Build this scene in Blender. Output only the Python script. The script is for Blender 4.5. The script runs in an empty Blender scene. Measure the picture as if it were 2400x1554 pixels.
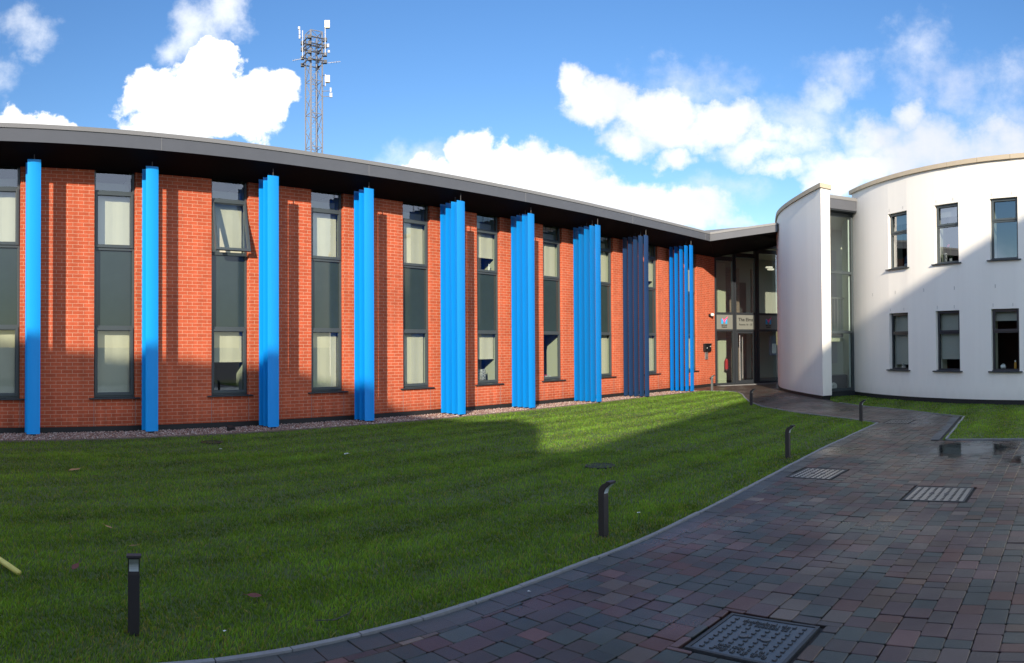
import bpy, math, random
import numpy as np
from mathutils import Matrix, Vector
from math import radians, sin, cos, pi, hypot, atan2, tan

# ------------------------------------------------------------------ camera, sky, sun, exposure
S = bpy.context.scene
COL = S.collection
F, Y0, TX, TY, TH0 = 1702.138, 787.063, -0.0135774, -0.0058, -155.931
EYE = 1.75

def rot_cam():
    c, s = cos(TX), sin(TX); A = Matrix(((1, 0, 0), (0, c, -s), (0, s, c)))
    c, s = cos(TY), sin(TY); B = Matrix(((c, 0, -s), (0, 1, 0), (s, 0, c)))
    return B @ A
R_CAM = rot_cam()
UC = (1200 - TH0) / F

def ray(x, y):
    """direction in the world of a point of the 2400x1554 panorama"""
    a = (x - TH0) / F
    return R_CAM.transposed() @ Vector((sin(a), cos(a), (Y0 - y) / F))

cam_d = bpy.data.cameras.new('camera')
cam_d.type = 'PANO'
cam_d.panorama_type = 'CENTRAL_CYLINDRICAL'
cam_d.central_cylindrical_radius = 1.0
cam_d.central_cylindrical_range_u_min = -1200 / F
cam_d.central_cylindrical_range_u_max = 1200 / F
cam_d.central_cylindrical_range_v_min = (Y0 - 1554) / F
cam_d.central_cylindrical_range_v_max = Y0 / F
cam_d.clip_start = 0.05
cam_d.clip_end = 3000
cam = bpy.data.objects.new('camera', cam_d)
COL.objects.link(cam)
M3 = R_CAM.transposed() @ Matrix.Rotation(-UC, 3, 'Z') @ Matrix.Rotation(pi / 2, 3, 'X')
cam.matrix_world = Matrix.Translation((0, 0, EYE)) @ M3.to_4x4()
S.camera = cam

SUN_AZ, SUN_EL = radians(52.5), radians(21.5)      # towards the sun: -X,-Y side, az from -Y
to_sun = Vector((-sin(SUN_AZ) * cos(SUN_EL), -cos(SUN_AZ) * cos(SUN_EL), sin(SUN_EL)))
sl = bpy.data.lights.new('sun', 'SUN'); sl.energy = 4.5; sl.angle = radians(0.7); sl.color = (1.0, 0.87, 0.70)
so = bpy.data.objects.new('sun', sl); COL.objects.link(so)
so.rotation_euler = to_sun.to_track_quat('Z', 'Y').to_euler()
so.location = (-20, -14, 25)

S.view_settings.view_transform = 'Standard'
S.view_settings.look = 'None'
S.view_settings.exposure = 0.8
S.view_settings.gamma = 1.0
try:
    S.view_settings.use_curve_mapping = False
except Exception:
    pass
S.cycles.max_bounces = 6
S.cycles.diffuse_bounces = 3
S.cycles.glossy_bounces = 3
S.cycles.transmission_bounces = 4
S.cycles.transparent_max_bounces = 12
S.cycles.use_denoising = True
S.cycles.sample_clamp_indirect = 4.0
S.cycles.caustics_reflective = False
S.cycles.caustics_refractive = False

def build_world():
    W = bpy.data.worlds.new("World"); S.world = W; W.use_nodes = True
    nt = W.node_tree; nt.nodes.clear(); N = nt.nodes; L = nt.links
    def nd(t, **k):
        n = N.new(t)
        for a, b in k.items(): setattr(n, a, b)
        return n
    def math_(op, a, b=None, c=None, clamp=False):
        n = nd('ShaderNodeMath', operation=op); n.use_clamp = clamp
        for i, v in enumerate((a, b, c)):
            if v is None: continue
            if isinstance(v, (int, float)): n.inputs[i].default_value = v
            else: L.new(v, n.inputs[i])
        return n.outputs[0]
    out = nd('ShaderNodeOutputWorld')
    sky = nd('ShaderNodeTexSky', sky_type='NISHITA')
    sky.sun_disc = False
    sky.sun_elevation = SUN_EL
    sky.sun_rotation = atan2(to_sun.x, to_sun.y) 
    sky.altitude = 50; sky.air_density = 1.15; sky.dust_density = 0.15; sky.ozone_density = 3.2
    hs = nd('ShaderNodeHueSaturation'); hs.inputs['Saturation'].default_value = 1.2; hs.inputs['Hue'].default_value = .508
    L.new(sky.outputs[0], hs.inputs['Color'])
    bg = nd('ShaderNodeBackground'); bg.inputs[1].default_value = 0.106
    L.new(hs.outputs[0], bg.inputs[0])
    tc = nd('ShaderNodeTexCoord')
    sep = nd('ShaderNodeSeparateXYZ'); L.new(tc.outputs['Generated'], sep.inputs[0])
    az = math_('ARCTAN2', sep.outputs[0], sep.outputs[1])
    h = math_('SQRT', math_('ADD', math_('MULTIPLY', sep.outputs[0], sep.outputs[0]), math_('MULTIPLY', sep.outputs[1], sep.outputs[1])))
    tv = math_('DIVIDE', sep.outputs[2], h)
    comb = nd('ShaderNodeCombineXYZ'); L.new(az, comb.inputs[0]); L.new(tv, comb.inputs[1])
    # puffy displacement of the direction
    nz = nd('ShaderNodeTexNoise'); nz.inputs['Scale'].default_value = 9; nz.inputs['Detail'].default_value = 9; nz.inputs['Roughness'].default_value = 0.6
    L.new(comb.outputs[0], nz.inputs['Vector'])
    sub = nd('ShaderNodeVectorMath', operation='SUBTRACT'); L.new(nz.outputs['Color'], sub.inputs[0]); sub.inputs[1].default_value = (.5, .5, .5)
    scl = nd('ShaderNodeVectorMath', operation='SCALE'); L.new(sub.outputs[0], scl.inputs[0]); scl.inputs['Scale'].default_value = 0.13
    pos = nd('ShaderNodeVectorMath', operation='ADD'); L.new(comb.outputs[0], pos.inputs[0]); L.new(scl.outputs[0], pos.inputs[1])
    flat = nd('ShaderNodeVectorMath', operation='MULTIPLY'); L.new(pos.outputs[0], flat.inputs[0]); flat.inputs[1].default_value = (1, 1, 0)
    def field(blobs):
        acc = None
        for (bx, by, rx, ry, a) in blobs:
            if bx is None: continue
            if isinstance(bx, tuple): A, V = bx[0], by
            else:
                d = ray(bx, by); A = atan2(d.x, d.y); V = d.z / hypot(d.x, d.y); rx, ry = rx / F, ry / F
            s = nd('ShaderNodeVectorMath', operation='SUBTRACT'); L.new(flat.outputs[0], s.inputs[0]); s.inputs[1].default_value = (A, V, 0)
            m = nd('ShaderNodeVectorMath', operation='MULTIPLY'); L.new(s.outputs[0], m.inputs[0]); m.inputs[1].default_value = (1 / rx, 1 / ry, 0)
            q = nd('ShaderNodeVectorMath', operation='DOT_PRODUCT'); L.new(m.outputs[0], q.inputs[0]); L.new(m.outputs[0], q.inputs[1])
            v = math_('MULTIPLY_ADD', q.outputs['Value'], -a, a)
            acc = v if acc is None else math_('MAXIMUM', acc, v)
        return acc
    # cumulus banks, as they stand in the sky (panorama direction, angular radii)
    thick = [(480, 190, 95, 85, 1), (520, 165, 60, 70, 1), (380, 225, 125, 95, 1), (520, 260, 160, 80, 1), (420, 300, 150, 60, 1), (640, 215, 75, 65, 1), (330, 200, 70, 70, .9),
             (100, 285, 70, 55, .9), (20, 285, 60, 60, .8), (150, 310, 60, 35, .7),
             (1120, 350, 70, 75, 1), (1170, 400, 140, 80, 1), (1020, 390, 80, 50, .8), (1300, 420, 170, 80, 1), (1400, 470, 110, 75, 1), (1560, 500, 170, 60, 1), (1660, 500, 110, 60, .9), (1490, 470, 120, 70, .9),
             (1350, 200, 70, 60, .8), (1400, 245, 120, 70, .9), (1520, 250, 150, 65, .8), (1680, 275, 160, 60, .75), (1800, 310, 90, 55, .6), (1480, 320, 120, 50, .6), (1570, 370, 65, 40, .7),
             (1880, 330, 120, 80, .6), (2020, 310, 130, 85, .75), (2120, 280, 70, 60, .8), (1830, 400, 80, 40, .7), (2050, 380, 180, 70, .9), (2250, 350, 160, 70, .8), (2380, 350, 130, 80, .85), (2150, 350, 240, 90, .8), (1780, 350, 150, 60, .6), (1930, 380, 140, 70, .75), (1730, 520, 110, 30, .5), (1590, 300, 200, 70, .7), (2200, 400, 200, 60, .9), (1950, 420, 120, 50, .8),
             ((2.3,), .45, .6, .25, .9), ((3.3,) if False else (3.0,), .3, .5, .2, .9), ((-2.0,), .35, .5, .2, .9), ((-.6,), .3, .5, .15, .8), ((-2.8,), .55, .4, .3, .9), ((1.7,), .3, .3, .15, .8)]
    thin = [(470, 70, 100, 95, .8), (540, 40, 70, 80, .7), (400, 90, 60, 50, .5), (50, 60, 110, 80, .6), (2150, 120, 110, 90, .5), (1960, 160, 130, 55, .5), (2230, 190, 160, 90, .55), (2130, 60, 60, 70, .35), (1930, 215, 60, 50, .6),
            (1640, 190, 220, 60, .4), (1700, 460, 160, 60, .5), (1000, 370, 120, 60, .5), (10, 180, 60, 60, .4), (1900, 260, 150, 60, .5), (2370, 190, 80, 60, .4)]
    n2 = nd('ShaderNodeTexNoise'); n2.inputs['Scale'].default_value = 14; n2.inputs['Detail'].default_value = 10; n2.inputs['Roughness'].default_value = 0.62
    L.new(comb.outputs[0], n2.inputs['Vector'])
    nn = math_('SUBTRACT', n2.outputs['Fac'], 0.5)
    dT = math_('MULTIPLY_ADD', nn, 1.3, field(thick))
    mT = nd('ShaderNodeMapRange', interpolation_type='SMOOTHSTEP'); L.new(dT, mT.inputs[0]); mT.inputs[1].default_value = 0.04; L.new(math_('MULTIPLY_ADD', math_('MAXIMUM', math_('SUBTRACT', az, .55), 0.0), .62, .46), mT.inputs[2])
    dN = math_('MULTIPLY_ADD', nn, 1.6, field(thin))
    mN = nd('ShaderNodeMapRange', interpolation_type='SMOOTHSTEP'); L.new(dN, mN.inputs[0]); mN.inputs[1].default_value = 0.0; mN.inputs[2].default_value = 1.0; mN.inputs[4].default_value = 0.7
    # broken bluish cloud overhead and behind, out of view, added as soft fill light
    n4 = nd('ShaderNodeTexNoise'); n4.inputs['Scale'].default_value = 2.6; n4.inputs['Detail'].default_value = 8; n4.inputs['Roughness'].default_value = .55
    L.new(tc.outputs['Generated'], n4.inputs['Vector'])
    up = nd('ShaderNodeMapRange', interpolation_type='SMOOTHSTEP'); L.new(tv, up.inputs[0]); up.inputs[1].default_value = .56; up.inputs[2].default_value = 1.0
    back = nd('ShaderNodeMapRange', interpolation_type='SMOOTHSTEP'); L.new(math_('ABSOLUTE', math_('SUBTRACT', az, UC)), back.inputs[0]); back.inputs[1].default_value = .95; back.inputs[2].default_value = 1.5
    lo = nd('ShaderNodeMapRange'); L.new(tv, lo.inputs[0]); lo.inputs[1].default_value = -.02; lo.inputs[2].default_value = .10
    fill_deck = math_('MULTIPLY', math_('MAXIMUM', math_('MULTIPLY', up.outputs[0], .62), back.outputs[0]), lo.outputs[0])
    dk = nd('ShaderNodeMapRange', interpolation_type='SMOOTHSTEP'); L.new(n4.outputs['Fac'], dk.inputs[0]); dk.inputs[1].default_value = .42; dk.inputs[2].default_value = .58
    mask = math_('MAXIMUM', math_('MAXIMUM', mT.outputs[0], mN.outputs[0]), math_('MULTIPLY', fill_deck, dk.outputs[0]), clamp=True)
    n3 = nd('ShaderNodeTexNoise'); n3.inputs['Scale'].default_value = 6; n3.inputs['Detail'].default_value = 6
    L.new(comb.outputs[0], n3.inputs['Vector'])
    shade = nd('ShaderNodeMapRange'); L.new(math_('MULTIPLY_ADD', az, 0.28, math_('ADD', n3.outputs['Fac'], .04)), shade.inputs[0]); shade.inputs[1].default_value = .60; shade.inputs[2].default_value = .98
    cm = nd('ShaderNodeMixRGB'); L.new(shade.outputs[0], cm.inputs[0]); cm.inputs[1].default_value = (1.0, 1.0, .98, 1); cm.inputs[2].default_value = (.62, .65, .76, 1)
    cb = nd('ShaderNodeBackground'); L.new(cm.outputs[0], cb.inputs[0]); cb.inputs[1].default_value = .82
    tint = nd('ShaderNodeMixRGB'); L.new(fill_deck, tint.inputs[0]); L.new(cm.outputs[0], tint.inputs[1]); tint.inputs[2].default_value = (.88, 1.03, 1.30, 1); L.new(tint.outputs[0], cb.inputs[0])
    ms = nd('ShaderNodeMixShader'); L.new(mask, ms.inputs[0]); L.new(bg.outputs[0], ms.inputs[1]); L.new(cb.outputs[0], ms.inputs[2])
    L.new(ms.outputs[0], out.inputs[0])
    W.cycles.sampling_method = 'MANUAL'; W.cycles.sample_map_resolution = 512
build_world()

# ------------------------------------------------------------------ helpers
random.seed(7); rng = np.random.default_rng(11)
def srgb(r, g, b):
    f = lambda c: (c / 255 / 12.92) if c / 255 <= .04045 else ((c / 255 + .055) / 1.055) ** 2.4
    return (f(r), f(g), f(b), 1)

def mat(name, color, rough=.6, metal=0.0, spec=.5, noise=None, bump=None, coat=0.0):
    """noise=(scale, amount) varies the colour, bump=(scale, strength)"""
    m = bpy.data.materials.new(name); m.use_nodes = True; nt = m.node_tree; p = nt.nodes['Principled BSDF']
    c = tuple(color) if len(color) == 4 else tuple(color) + (1,)
    p.inputs['Base Color'].default_value = c; p.inputs['Roughness'].default_value = rough; p.inputs['Metallic'].default_value = metal
    p.inputs['Specular IOR Level'].default_value = spec
    if coat: p.inputs['Coat Weight'].default_value = coat
    if noise or bump:
        tc = nt.nodes.new('ShaderNodeTexCoord')
    if noise:
        n = nt.nodes.new('ShaderNodeTexNoise'); n.inputs['Scale'].default_value = noise[0]; n.inputs['Detail'].default_value = 8; n.inputs['Roughness'].default_value = .65
        nt.links.new(tc.outputs['Object'], n.inputs['Vector'])
        mx = nt.nodes.new('ShaderNodeMixRGB'); mx.blend_type = 'MIX'
        a = noise[1]
        mx.inputs[1].default_value = tuple(max(0, v * (1 - a)) for v in c[:3]) + (1,)
        mx.inputs[2].default_value = tuple(min(1, v * (1 + a)) for v in c[:3]) + (1,)
        nt.links.new(n.outputs['Fac'], mx.inputs[0]); nt.links.new(mx.outputs[0], p.inputs['Base Color'])
    if bump:
        n = nt.nodes.new('ShaderNodeTexNoise'); n.inputs['Scale'].default_value = bump[0]; n.inputs['Detail'].default_value = 5
        nt.links.new(tc.outputs['Object'], n.inputs['Vector'])
        b = nt.nodes.new('ShaderNodeBump'); b.inputs['Strength'].default_value = bump[1]; b.inputs['Distance'].default_value = .01
        nt.links.new(n.outputs['Fac'], b.inputs['Height']); nt.links.new(b.outputs[0], p.inputs['Normal'])
    return m

class MB:
    def __init__(s): s.v = []; s.f = []
    def quad(s, a, b, c, d):
        n = len(s.v); s.v += [tuple(a), tuple(b), tuple(c), tuple(d)]; s.f.append((n, n + 1, n + 2, n + 3)); return s
    def poly(s, pts):
        n = len(s.v); s.v += [tuple(p) for p in pts]; s.f.append(tuple(range(n, n + len(pts)))); return s
    def box(s, x0, x1, y0, y1, z0, z1, m=None):
        n = len(s.v)
        P = [(x0, y0, z0), (x1, y0, z0), (x1, y1, z0), (x0, y1, z0), (x0, y0, z1), (x1, y0, z1), (x1, y1, z1), (x0, y1, z1)]
        if m is not None: P = [tuple(m @ Vector(p)) for p in P]
        s.v += P
        s.f += [(n, n + 3, n + 2, n + 1), (n + 4, n + 5, n + 6, n + 7), (n, n + 1, n + 5, n + 4), (n + 1, n + 2, n + 6, n + 5), (n + 2, n + 3, n + 7, n + 6), (n + 3, n, n + 4, n + 7)]
        return s
    def prism(s, pts, z0, z1):
        """closed outline (counter-clockwise) pulled from z0 to z1; z may be lists"""
        k = len(pts); n = len(s.v)
        za = z0 if isinstance(z0, (list, tuple)) else [z0] * k; zb = z1 if isinstance(z1, (list, tuple)) else [z1] * k
        s.v += [(p[0], p[1], z) for p, z in zip(pts, za)] + [(p[0], p[1], z) for p, z in zip(pts, zb)]
        s.f.append(tuple(n + i for i in reversed(range(k)))); s.f.append(tuple(n + k + i for i in range(k)))
        for i in range(k):
            j = (i + 1) % k; s.f.append((n + i, n + j, n + k + j, n + k + i))
        return s
    def tube(s, pts, r, seg=8, cap=True):
        pts = [Vector(p) for p in pts]; rings = []
        for i, p in enumerate(pts):
            t = (pts[min(i + 1, len(pts) - 1)] - pts[max(i - 1, 0)]).normalized()
            u = t.cross(Vector((0, 0, 1)))
            if u.length < .05: u = t.cross(Vector((0, 1, 0)))
            u.normalize(); w = t.cross(u)
            rr = r[i] if isinstance(r, (list, tuple)) else r
            n = len(s.v); s.v += [tuple(p + u * rr * cos(2 * pi * k / seg) + w * rr * sin(2 * pi * k / seg)) for k in range(seg)]; rings.append(n)
        for a, b in zip(rings, rings[1:]):
            for k in range(seg):
                q = (k + 1) % seg; s.f.append((a + k, a + q, b + q, b + k))
        if cap:
            s.f.append(tuple(rings[0] + k for k in reversed(range(seg)))); s.f.append(tuple(rings[-1] + k for k in range(seg)))
        return s
    def bar(s, a, b, w, d=None):
        """square bar between two points"""
        a, b = Vector(a), Vector(b); d = d or w; t = (b - a); l = t.length; t.normalize()
        u = t.cross(Vector((0, 0, 1)))
        if u.length < .05: u = Vector((1, 0, 0))
        u.normalize(); v = t.cross(u); n = len(s.v)
        for p in (a, b):
            for x, y in ((-1, -1), (1, -1), (1, 1), (-1, 1)): s.v.append(tuple(p + u * x * w / 2 + v * y * d / 2))
        s.f += [(n, n + 1, n + 2, n + 3), (n + 7, n + 6, n + 5, n + 4)] + [(n + i, n + 4 + i, n + 4 + (i + 1) % 4, n + (i + 1) % 4) for i in range(4)]
        return s
    def lathe(s, prof, c=(0, 0, 0), seg=20):
        n = len(s.v)
        for r, z in prof: s.v += [(c[0] + r * cos(2 * pi * k / seg), c[1] + r * sin(2 * pi * k / seg), c[2] + z) for k in range(seg)]
        for i in range(len(prof) - 1):
            for k in range(seg):
                q = (k + 1) % seg; s.f.append((n + i * seg + k, n + i * seg + q, n + (i + 1) * seg + q, n + (i + 1) * seg + k))
        s.f.append(tuple(n + k for k in reversed(range(seg)))); s.f.append(tuple(n + (len(prof) - 1) * seg + k for k in range(seg)))
        return s
    def mesh(s, name):
        me = bpy.data.meshes.new(name); me.from_pydata(s.v, [], s.f); me.update()
        return me
    def build(s, name, m, parent=None, smooth=False, uv=False, uoff=0.0, bevel=0.0, loc=None, rotz=0.0):
        me = s.mesh(name); me.materials.append(m)
        if smooth: me.polygons.foreach_set('use_smooth', [True] * len(me.polygons))
        if uv:
            l = me.uv_layers.new(name='UVMap').data
            for p in me.polygons:
                nx, ny, nz = abs(p.normal.x), abs(p.normal.y), abs(p.normal.z)
                for li in p.loop_indices:
                    v = me.vertices[me.loops[li].vertex_index].co
                    if nz > .7: l[li].uv = (v.x + uoff, v.y)
                    elif nx > ny: l[li].uv = (v.y + uoff, v.z)
                    else: l[li].uv = (v.x + uoff, v.z)
        o = bpy.data.objects.new(name, me); COL.objects.link(o)
        if parent is not None: o.parent = parent
        if loc is not None: o.location = loc; o.rotation_euler = (0, 0, rotz)
        if bevel:
            b = o.modifiers.new('bevel', 'BEVEL'); b.width = bevel; b.segments = 2; b.limit_method = 'ANGLE'
        return o

def empty(name, loc=(0, 0, 0), rz=0):
    o = bpy.data.objects.new(name, None); COL.objects.link(o); o.location = loc; o.rotation_euler = (0, 0, rz); o.empty_display_size = .2
    return o
def tag(o, label=None, cat=None, group=None, kind=None):
    if label: o['label'] = label
    if cat: o['category'] = cat
    if group: o['group'] = group
    if kind: o['kind'] = kind
    return o
def struct(o): o['kind'] = 'structure'; return o
def arrays(name, verts, faces, m, kind=None, cols=None, parent=None):
    """numpy mesh: verts (n,3), faces (k,3|4)"""
    me = bpy.data.meshes.new(name); k = faces.shape[1]
    me.vertices.add(len(verts)); me.vertices.foreach_set('co', np.ascontiguousarray(verts, dtype=np.float32).ravel())
    me.loops.add(faces.size); me.loops.foreach_set('vertex_index', np.ascontiguousarray(faces, dtype=np.int32).ravel())
    me.polygons.add(len(faces)); me.polygons.foreach_set('loop_start', np.arange(0, faces.size, k, dtype=np.int32))
    me.update(calc_edges=True); me.validate()
    if cols is not None:
        a = me.color_attributes.new('tone', 'FLOAT_COLOR', 'POINT'); a.data.foreach_set('color', np.ascontiguousarray(cols, dtype=np.float32).ravel())
    me.materials.append(m)
    o = bpy.data.objects.new(name, me); COL.objects.link(o)
    if parent: o.parent = parent
    if kind: o['kind'] = kind
    return o
def attr_mat(name, rough=.6, spec=.4, noise=0.0, nscale=60, bump=0.0, translucent=0.0, roughvar=None):
    m = bpy.data.materials.new(name); m.use_nodes = True; nt = m.node_tree; p = nt.nodes['Principled BSDF']
    a = nt.nodes.new('ShaderNodeAttribute'); a.attribute_name = 'tone'
    p.inputs['Roughness'].default_value = rough; p.inputs['Specular IOR Level'].default_value = spec
    src = a.outputs['Color']
    if noise:
        tc = nt.nodes.new('ShaderNodeTexCoord'); n = nt.nodes.new('ShaderNodeTexNoise'); n.inputs['Scale'].default_value = nscale; n.inputs['Detail'].default_value = 10; n.inputs['Roughness'].default_value = .75
        nt.links.new(tc.outputs['Object'], n.inputs['Vector'])
        mr = nt.nodes.new('ShaderNodeMapRange'); nt.links.new(n.outputs['Fac'], mr.inputs[0]); mr.inputs[1].default_value = .25; mr.inputs[2].default_value = .75; mr.inputs[3].default_value = 1 - noise; mr.inputs[4].default_value = 1 + noise
        vm = nt.nodes.new('ShaderNodeVectorMath'); vm.operation = 'SCALE'; nt.links.new(src, vm.inputs[0]); nt.links.new(mr.outputs[0], vm.inputs['Scale']); src = vm.outputs[0]
        if bump:
            b = nt.nodes.new('ShaderNodeBump'); b.inputs['Strength'].default_value = bump; b.inputs['Distance'].default_value = .004
            nt.links.new(n.outputs['Fac'], b.inputs['Height']); nt.links.new(b.outputs[0], p.inputs['Normal'])
        if roughvar:
            n2 = nt.nodes.new('ShaderNodeTexNoise'); n2.inputs['Scale'].default_value = .7; n2.inputs['Detail'].default_value = 6
            nt.links.new(tc.outputs['Object'], n2.inputs['Vector'])
            m2 = nt.nodes.new('ShaderNodeMapRange'); nt.links.new(n2.outputs['Fac'], m2.inputs[0]); m2.inputs[1].default_value = .35; m2.inputs[2].default_value = .62; m2.inputs[3].default_value = roughvar[0]; m2.inputs[4].default_value = roughvar[1]
            nt.links.new(m2.outputs[0], p.inputs['Roughness'])
    nt.links.new(src, p.inputs['Base Color'])
    return m
def glass(name, tint, ior=1.55, rough=0.0):
    m = bpy.data.materials.new(name); m.use_nodes = True; nt = m.node_tree; nt.nodes.clear()
    o = nt.nodes.new('ShaderNodeOutputMaterial'); t = nt.nodes.new('ShaderNodeBsdfTransparent'); t.inputs[0].default_value = tuple(tint) + (1,)
    g = nt.nodes.new('ShaderNodeBsdfGlossy'); g.inputs['Roughness'].default_value = rough; g.inputs[0].default_value = (.95, .97, 1, 1)
    # two-sided fresnel of a thin double-glazed pane: f0 + (1-f0)(1-|cos|)^5
    ge = nt.nodes.new('ShaderNodeNewGeometry'); dp = nt.nodes.new('ShaderNodeVectorMath'); dp.operation = 'DOT_PRODUCT'
    nt.links.new(ge.outputs['Normal'], dp.inputs[0]); nt.links.new(ge.outputs['Incoming'], dp.inputs[1])
    def mt(op, a, b=None, c=None):
        n = nt.nodes.new('ShaderNodeMath'); n.operation = op
        for i, v in enumerate((a, b, c)):
            if v is None: continue
            if isinstance(v, (int, float)): n.inputs[i].default_value = v
            else: nt.links.new(v, n.inputs[i])
        return n.outputs[0]
    f0 = min(.35, 2 * ((ior - 1) / (ior + 1)) ** 2)
    fr = mt('MULTIPLY_ADD', mt('POWER', mt('SUBTRACT', 1, mt('ABSOLUTE', dp.outputs['Value'])), 5), 1 - f0, f0)
    x = nt.nodes.new('ShaderNodeMixShader'); nt.links.new(fr, x.inputs[0]); nt.links.new(t.outputs[0], x.inputs[1]); nt.links.new(g.outputs[0], x.inputs[2]); nt.links.new(x.outputs[0], o.inputs[0])
    return m

# ------------------------------------------------------------------ materials
def brick_mat(name, c1, c2, mortar, dark=1.0):
    m = bpy.data.materials.new(name); m.use_nodes = True; nt = m.node_tree; p = nt.nodes['Principled BSDF']
    uv = nt.nodes.new('ShaderNodeUVMap'); uv.uv_map = 'UVMap'
    dn = nt.nodes.new('ShaderNodeTexNoise'); dn.inputs['Scale'].default_value = 14; dn.inputs['Detail'].default_value = 3
    nt.links.new(uv.outputs[0], dn.inputs['Vector'])
    dv = nt.nodes.new('ShaderNodeVectorMath'); dv.operation = 'MULTIPLY_ADD'; nt.links.new(dn.outputs['Color'], dv.inputs[0]); dv.inputs[1].default_value = (.004, .004, 0); nt.links.new(uv.outputs[0], dv.inputs[2])
    b = nt.nodes.new('ShaderNodeTexBrick'); nt.links.new(dv.outputs[0], b.inputs['Vector'])
    b.inputs['Scale'].default_value = 1; b.inputs['Brick Width'].default_value = .225; b.inputs['Row Height'].default_value = .075
    b.inputs['Mortar Size'].default_value = .0052; b.inputs['Mortar Smooth'].default_value = .25; b.inputs['Bias'].default_value = 0
    b.inputs['Color1'].default_value = c1; b.inputs['Color2'].default_value = c2; b.inputs['Mortar'].default_value = mortar
    n = nt.nodes.new('ShaderNodeTexNoise'); n.inputs['Scale'].default_value = 45; n.inputs['Detail'].default_value = 8; n.inputs['Roughness'].default_value = .7
    nt.links.new(uv.outputs[0], n.inputs['Vector'])
    n2 = nt.nodes.new('ShaderNodeTexNoise'); n2.inputs['Scale'].default_value = .9; n2.inputs['Detail'].default_value = 5
    nt.links.new(uv.outputs[0], n2.inputs['Vector'])
    ad = nt.nodes.new('ShaderNodeMath'); ad.operation = 'MULTIPLY_ADD'; nt.links.new(n2.outputs['Fac'], ad.inputs[0]); ad.inputs[1].default_value = .55; nt.links.new(n.outputs['Fac'], ad.inputs[2])
    mr = nt.nodes.new('ShaderNodeMapRange'); nt.links.new(ad.outputs[0], mr.inputs[0]); mr.inputs[1].default_value = .45; mr.inputs[2].default_value = 1.1; mr.inputs[3].default_value = .78; mr.inputs[4].default_value = 1.2
    vm = nt.nodes.new('ShaderNodeVectorMath'); vm.operation = 'SCALE'; nt.links.new(b.outputs['Color'], vm.inputs[0]); nt.links.new(mr.outputs[0], vm.inputs['Scale'])
    # weathering: splash dirt at the foot and long run-down streaks
    sx_ = nt.nodes.new('ShaderNodeSeparateXYZ'); nt.links.new(uv.outputs[0], sx_.inputs[0])
    st = nt.nodes.new('ShaderNodeMapping'); st.inputs['Scale'].default_value = (5, .35, 1); nt.links.new(uv.outputs[0], st.inputs[0]); sn = nt.nodes.new('ShaderNodeTexNoise'); sn.inputs['Scale'].default_value = 1.3; sn.inputs['Detail'].default_value = 6; nt.links.new(st.outputs[0], sn.inputs['Vector'])
    ft = nt.nodes.new('ShaderNodeMath'); ft.operation = 'MULTIPLY_ADD'; nt.links.new(sn.outputs['Fac'], ft.inputs[0]); ft.inputs[1].default_value = .55; nt.links.new(sx_.outputs[1], ft.inputs[2])
    fm_ = nt.nodes.new('ShaderNodeMapRange'); fm_.interpolation_type = 'SMOOTHSTEP'; nt.links.new(ft.outputs[0], fm_.inputs[0]); fm_.inputs[1].default_value = .3; fm_.inputs[2].default_value = .75; fm_.inputs[3].default_value = .72; fm_.inputs[4].default_value = 1
    sm_ = nt.nodes.new('ShaderNodeMapRange'); nt.links.new(sn.outputs['Fac'], sm_.inputs[0]); sm_.inputs[1].default_value = .3; sm_.inputs[2].default_value = .7; sm_.inputs[3].default_value = .86; sm_.inputs[4].default_value = 1.1
    mm = nt.nodes.new('ShaderNodeMath'); mm.operation = 'MULTIPLY'; nt.links.new(fm_.outputs[0], mm.inputs[0]); nt.links.new(sm_.outputs[0], mm.inputs[1])
    v2 = nt.nodes.new('ShaderNodeVectorMath'); v2.operation = 'SCALE'; nt.links.new(vm.outputs[0], v2.inputs[0]); nt.links.new(mm.outputs[0], v2.inputs['Scale'])
    nt.links.new(v2.outputs[0], p.inputs['Base Color'])
    bp = nt.nodes.new('ShaderNodeBump'); bp.inputs['Strength'].default_value = .5; bp.inputs['Distance'].default_value = .006
    hh = nt.nodes.new('ShaderNodeMath'); hh.operation = 'MULTIPLY_ADD'; nt.links.new(n.outputs['Fac'], hh.inputs[0]); hh.inputs[1].default_value = .35
    iv = nt.nodes.new('ShaderNodeMath'); iv.operation = 'SUBTRACT'; iv.inputs[0].default_value = 1; nt.links.new(b.outputs['Fac'], iv.inputs[1]); nt.links.new(iv.outputs[0], hh.inputs[2])
    nt.links.new(hh.outputs[0], bp.inputs['Height']); nt.links.new(bp.outputs[0], p.inputs['Normal'])
    p.inputs['Roughness'].default_value = .85; p.inputs['Specular IOR Level'].default_value = .25
    return m
M = {}
M['brick'] = brick_mat('red_brick', (.54, .108, .046, 1), (.44, .084, .036, 1), (.58, .31, .21, 1))
M['grey_brick'] = brick_mat('brown_grey_brick', (.16, .12, .10, 1), (.22, .17, .14, 1), (.30, .27, .24, 1))
M['plinth'] = mat('black_plinth', (.012, .012, .013), .7, noise=(8, .4))
M['fascia'] = mat('grey_fascia', (.084, .090, .104), .5, noise=(2.2, .14))
M['fascia_trim'] = mat('grey_roof_trim', (.19, .19, .19), .45)
M['soffit'] = mat('dark_soffit', (.006, .006, .008), .8, spec=.08)
M['roof'] = mat('roof_membrane', (.15, .15, .15), .8)
M['frame'] = mat('slate_frame', (.052, .066, .072), .35, spec=.5)
M['frame_dark'] = mat('dark_frame', (.022, .027, .033), .35)
M['sill'] = mat('slate_sill', (.03, .036, .042), .45)
M['glass'] = glass('window_glass', (.78, .84, .80), 1.68)
M['lobby_glass'] = glass('lobby_glass', (.78, .84, .80), 1.85)
M['spandrel'] = mat('spandrel_glass', (.028, .045, .044), .12, spec=.55, noise=(1.5, .25))
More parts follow.
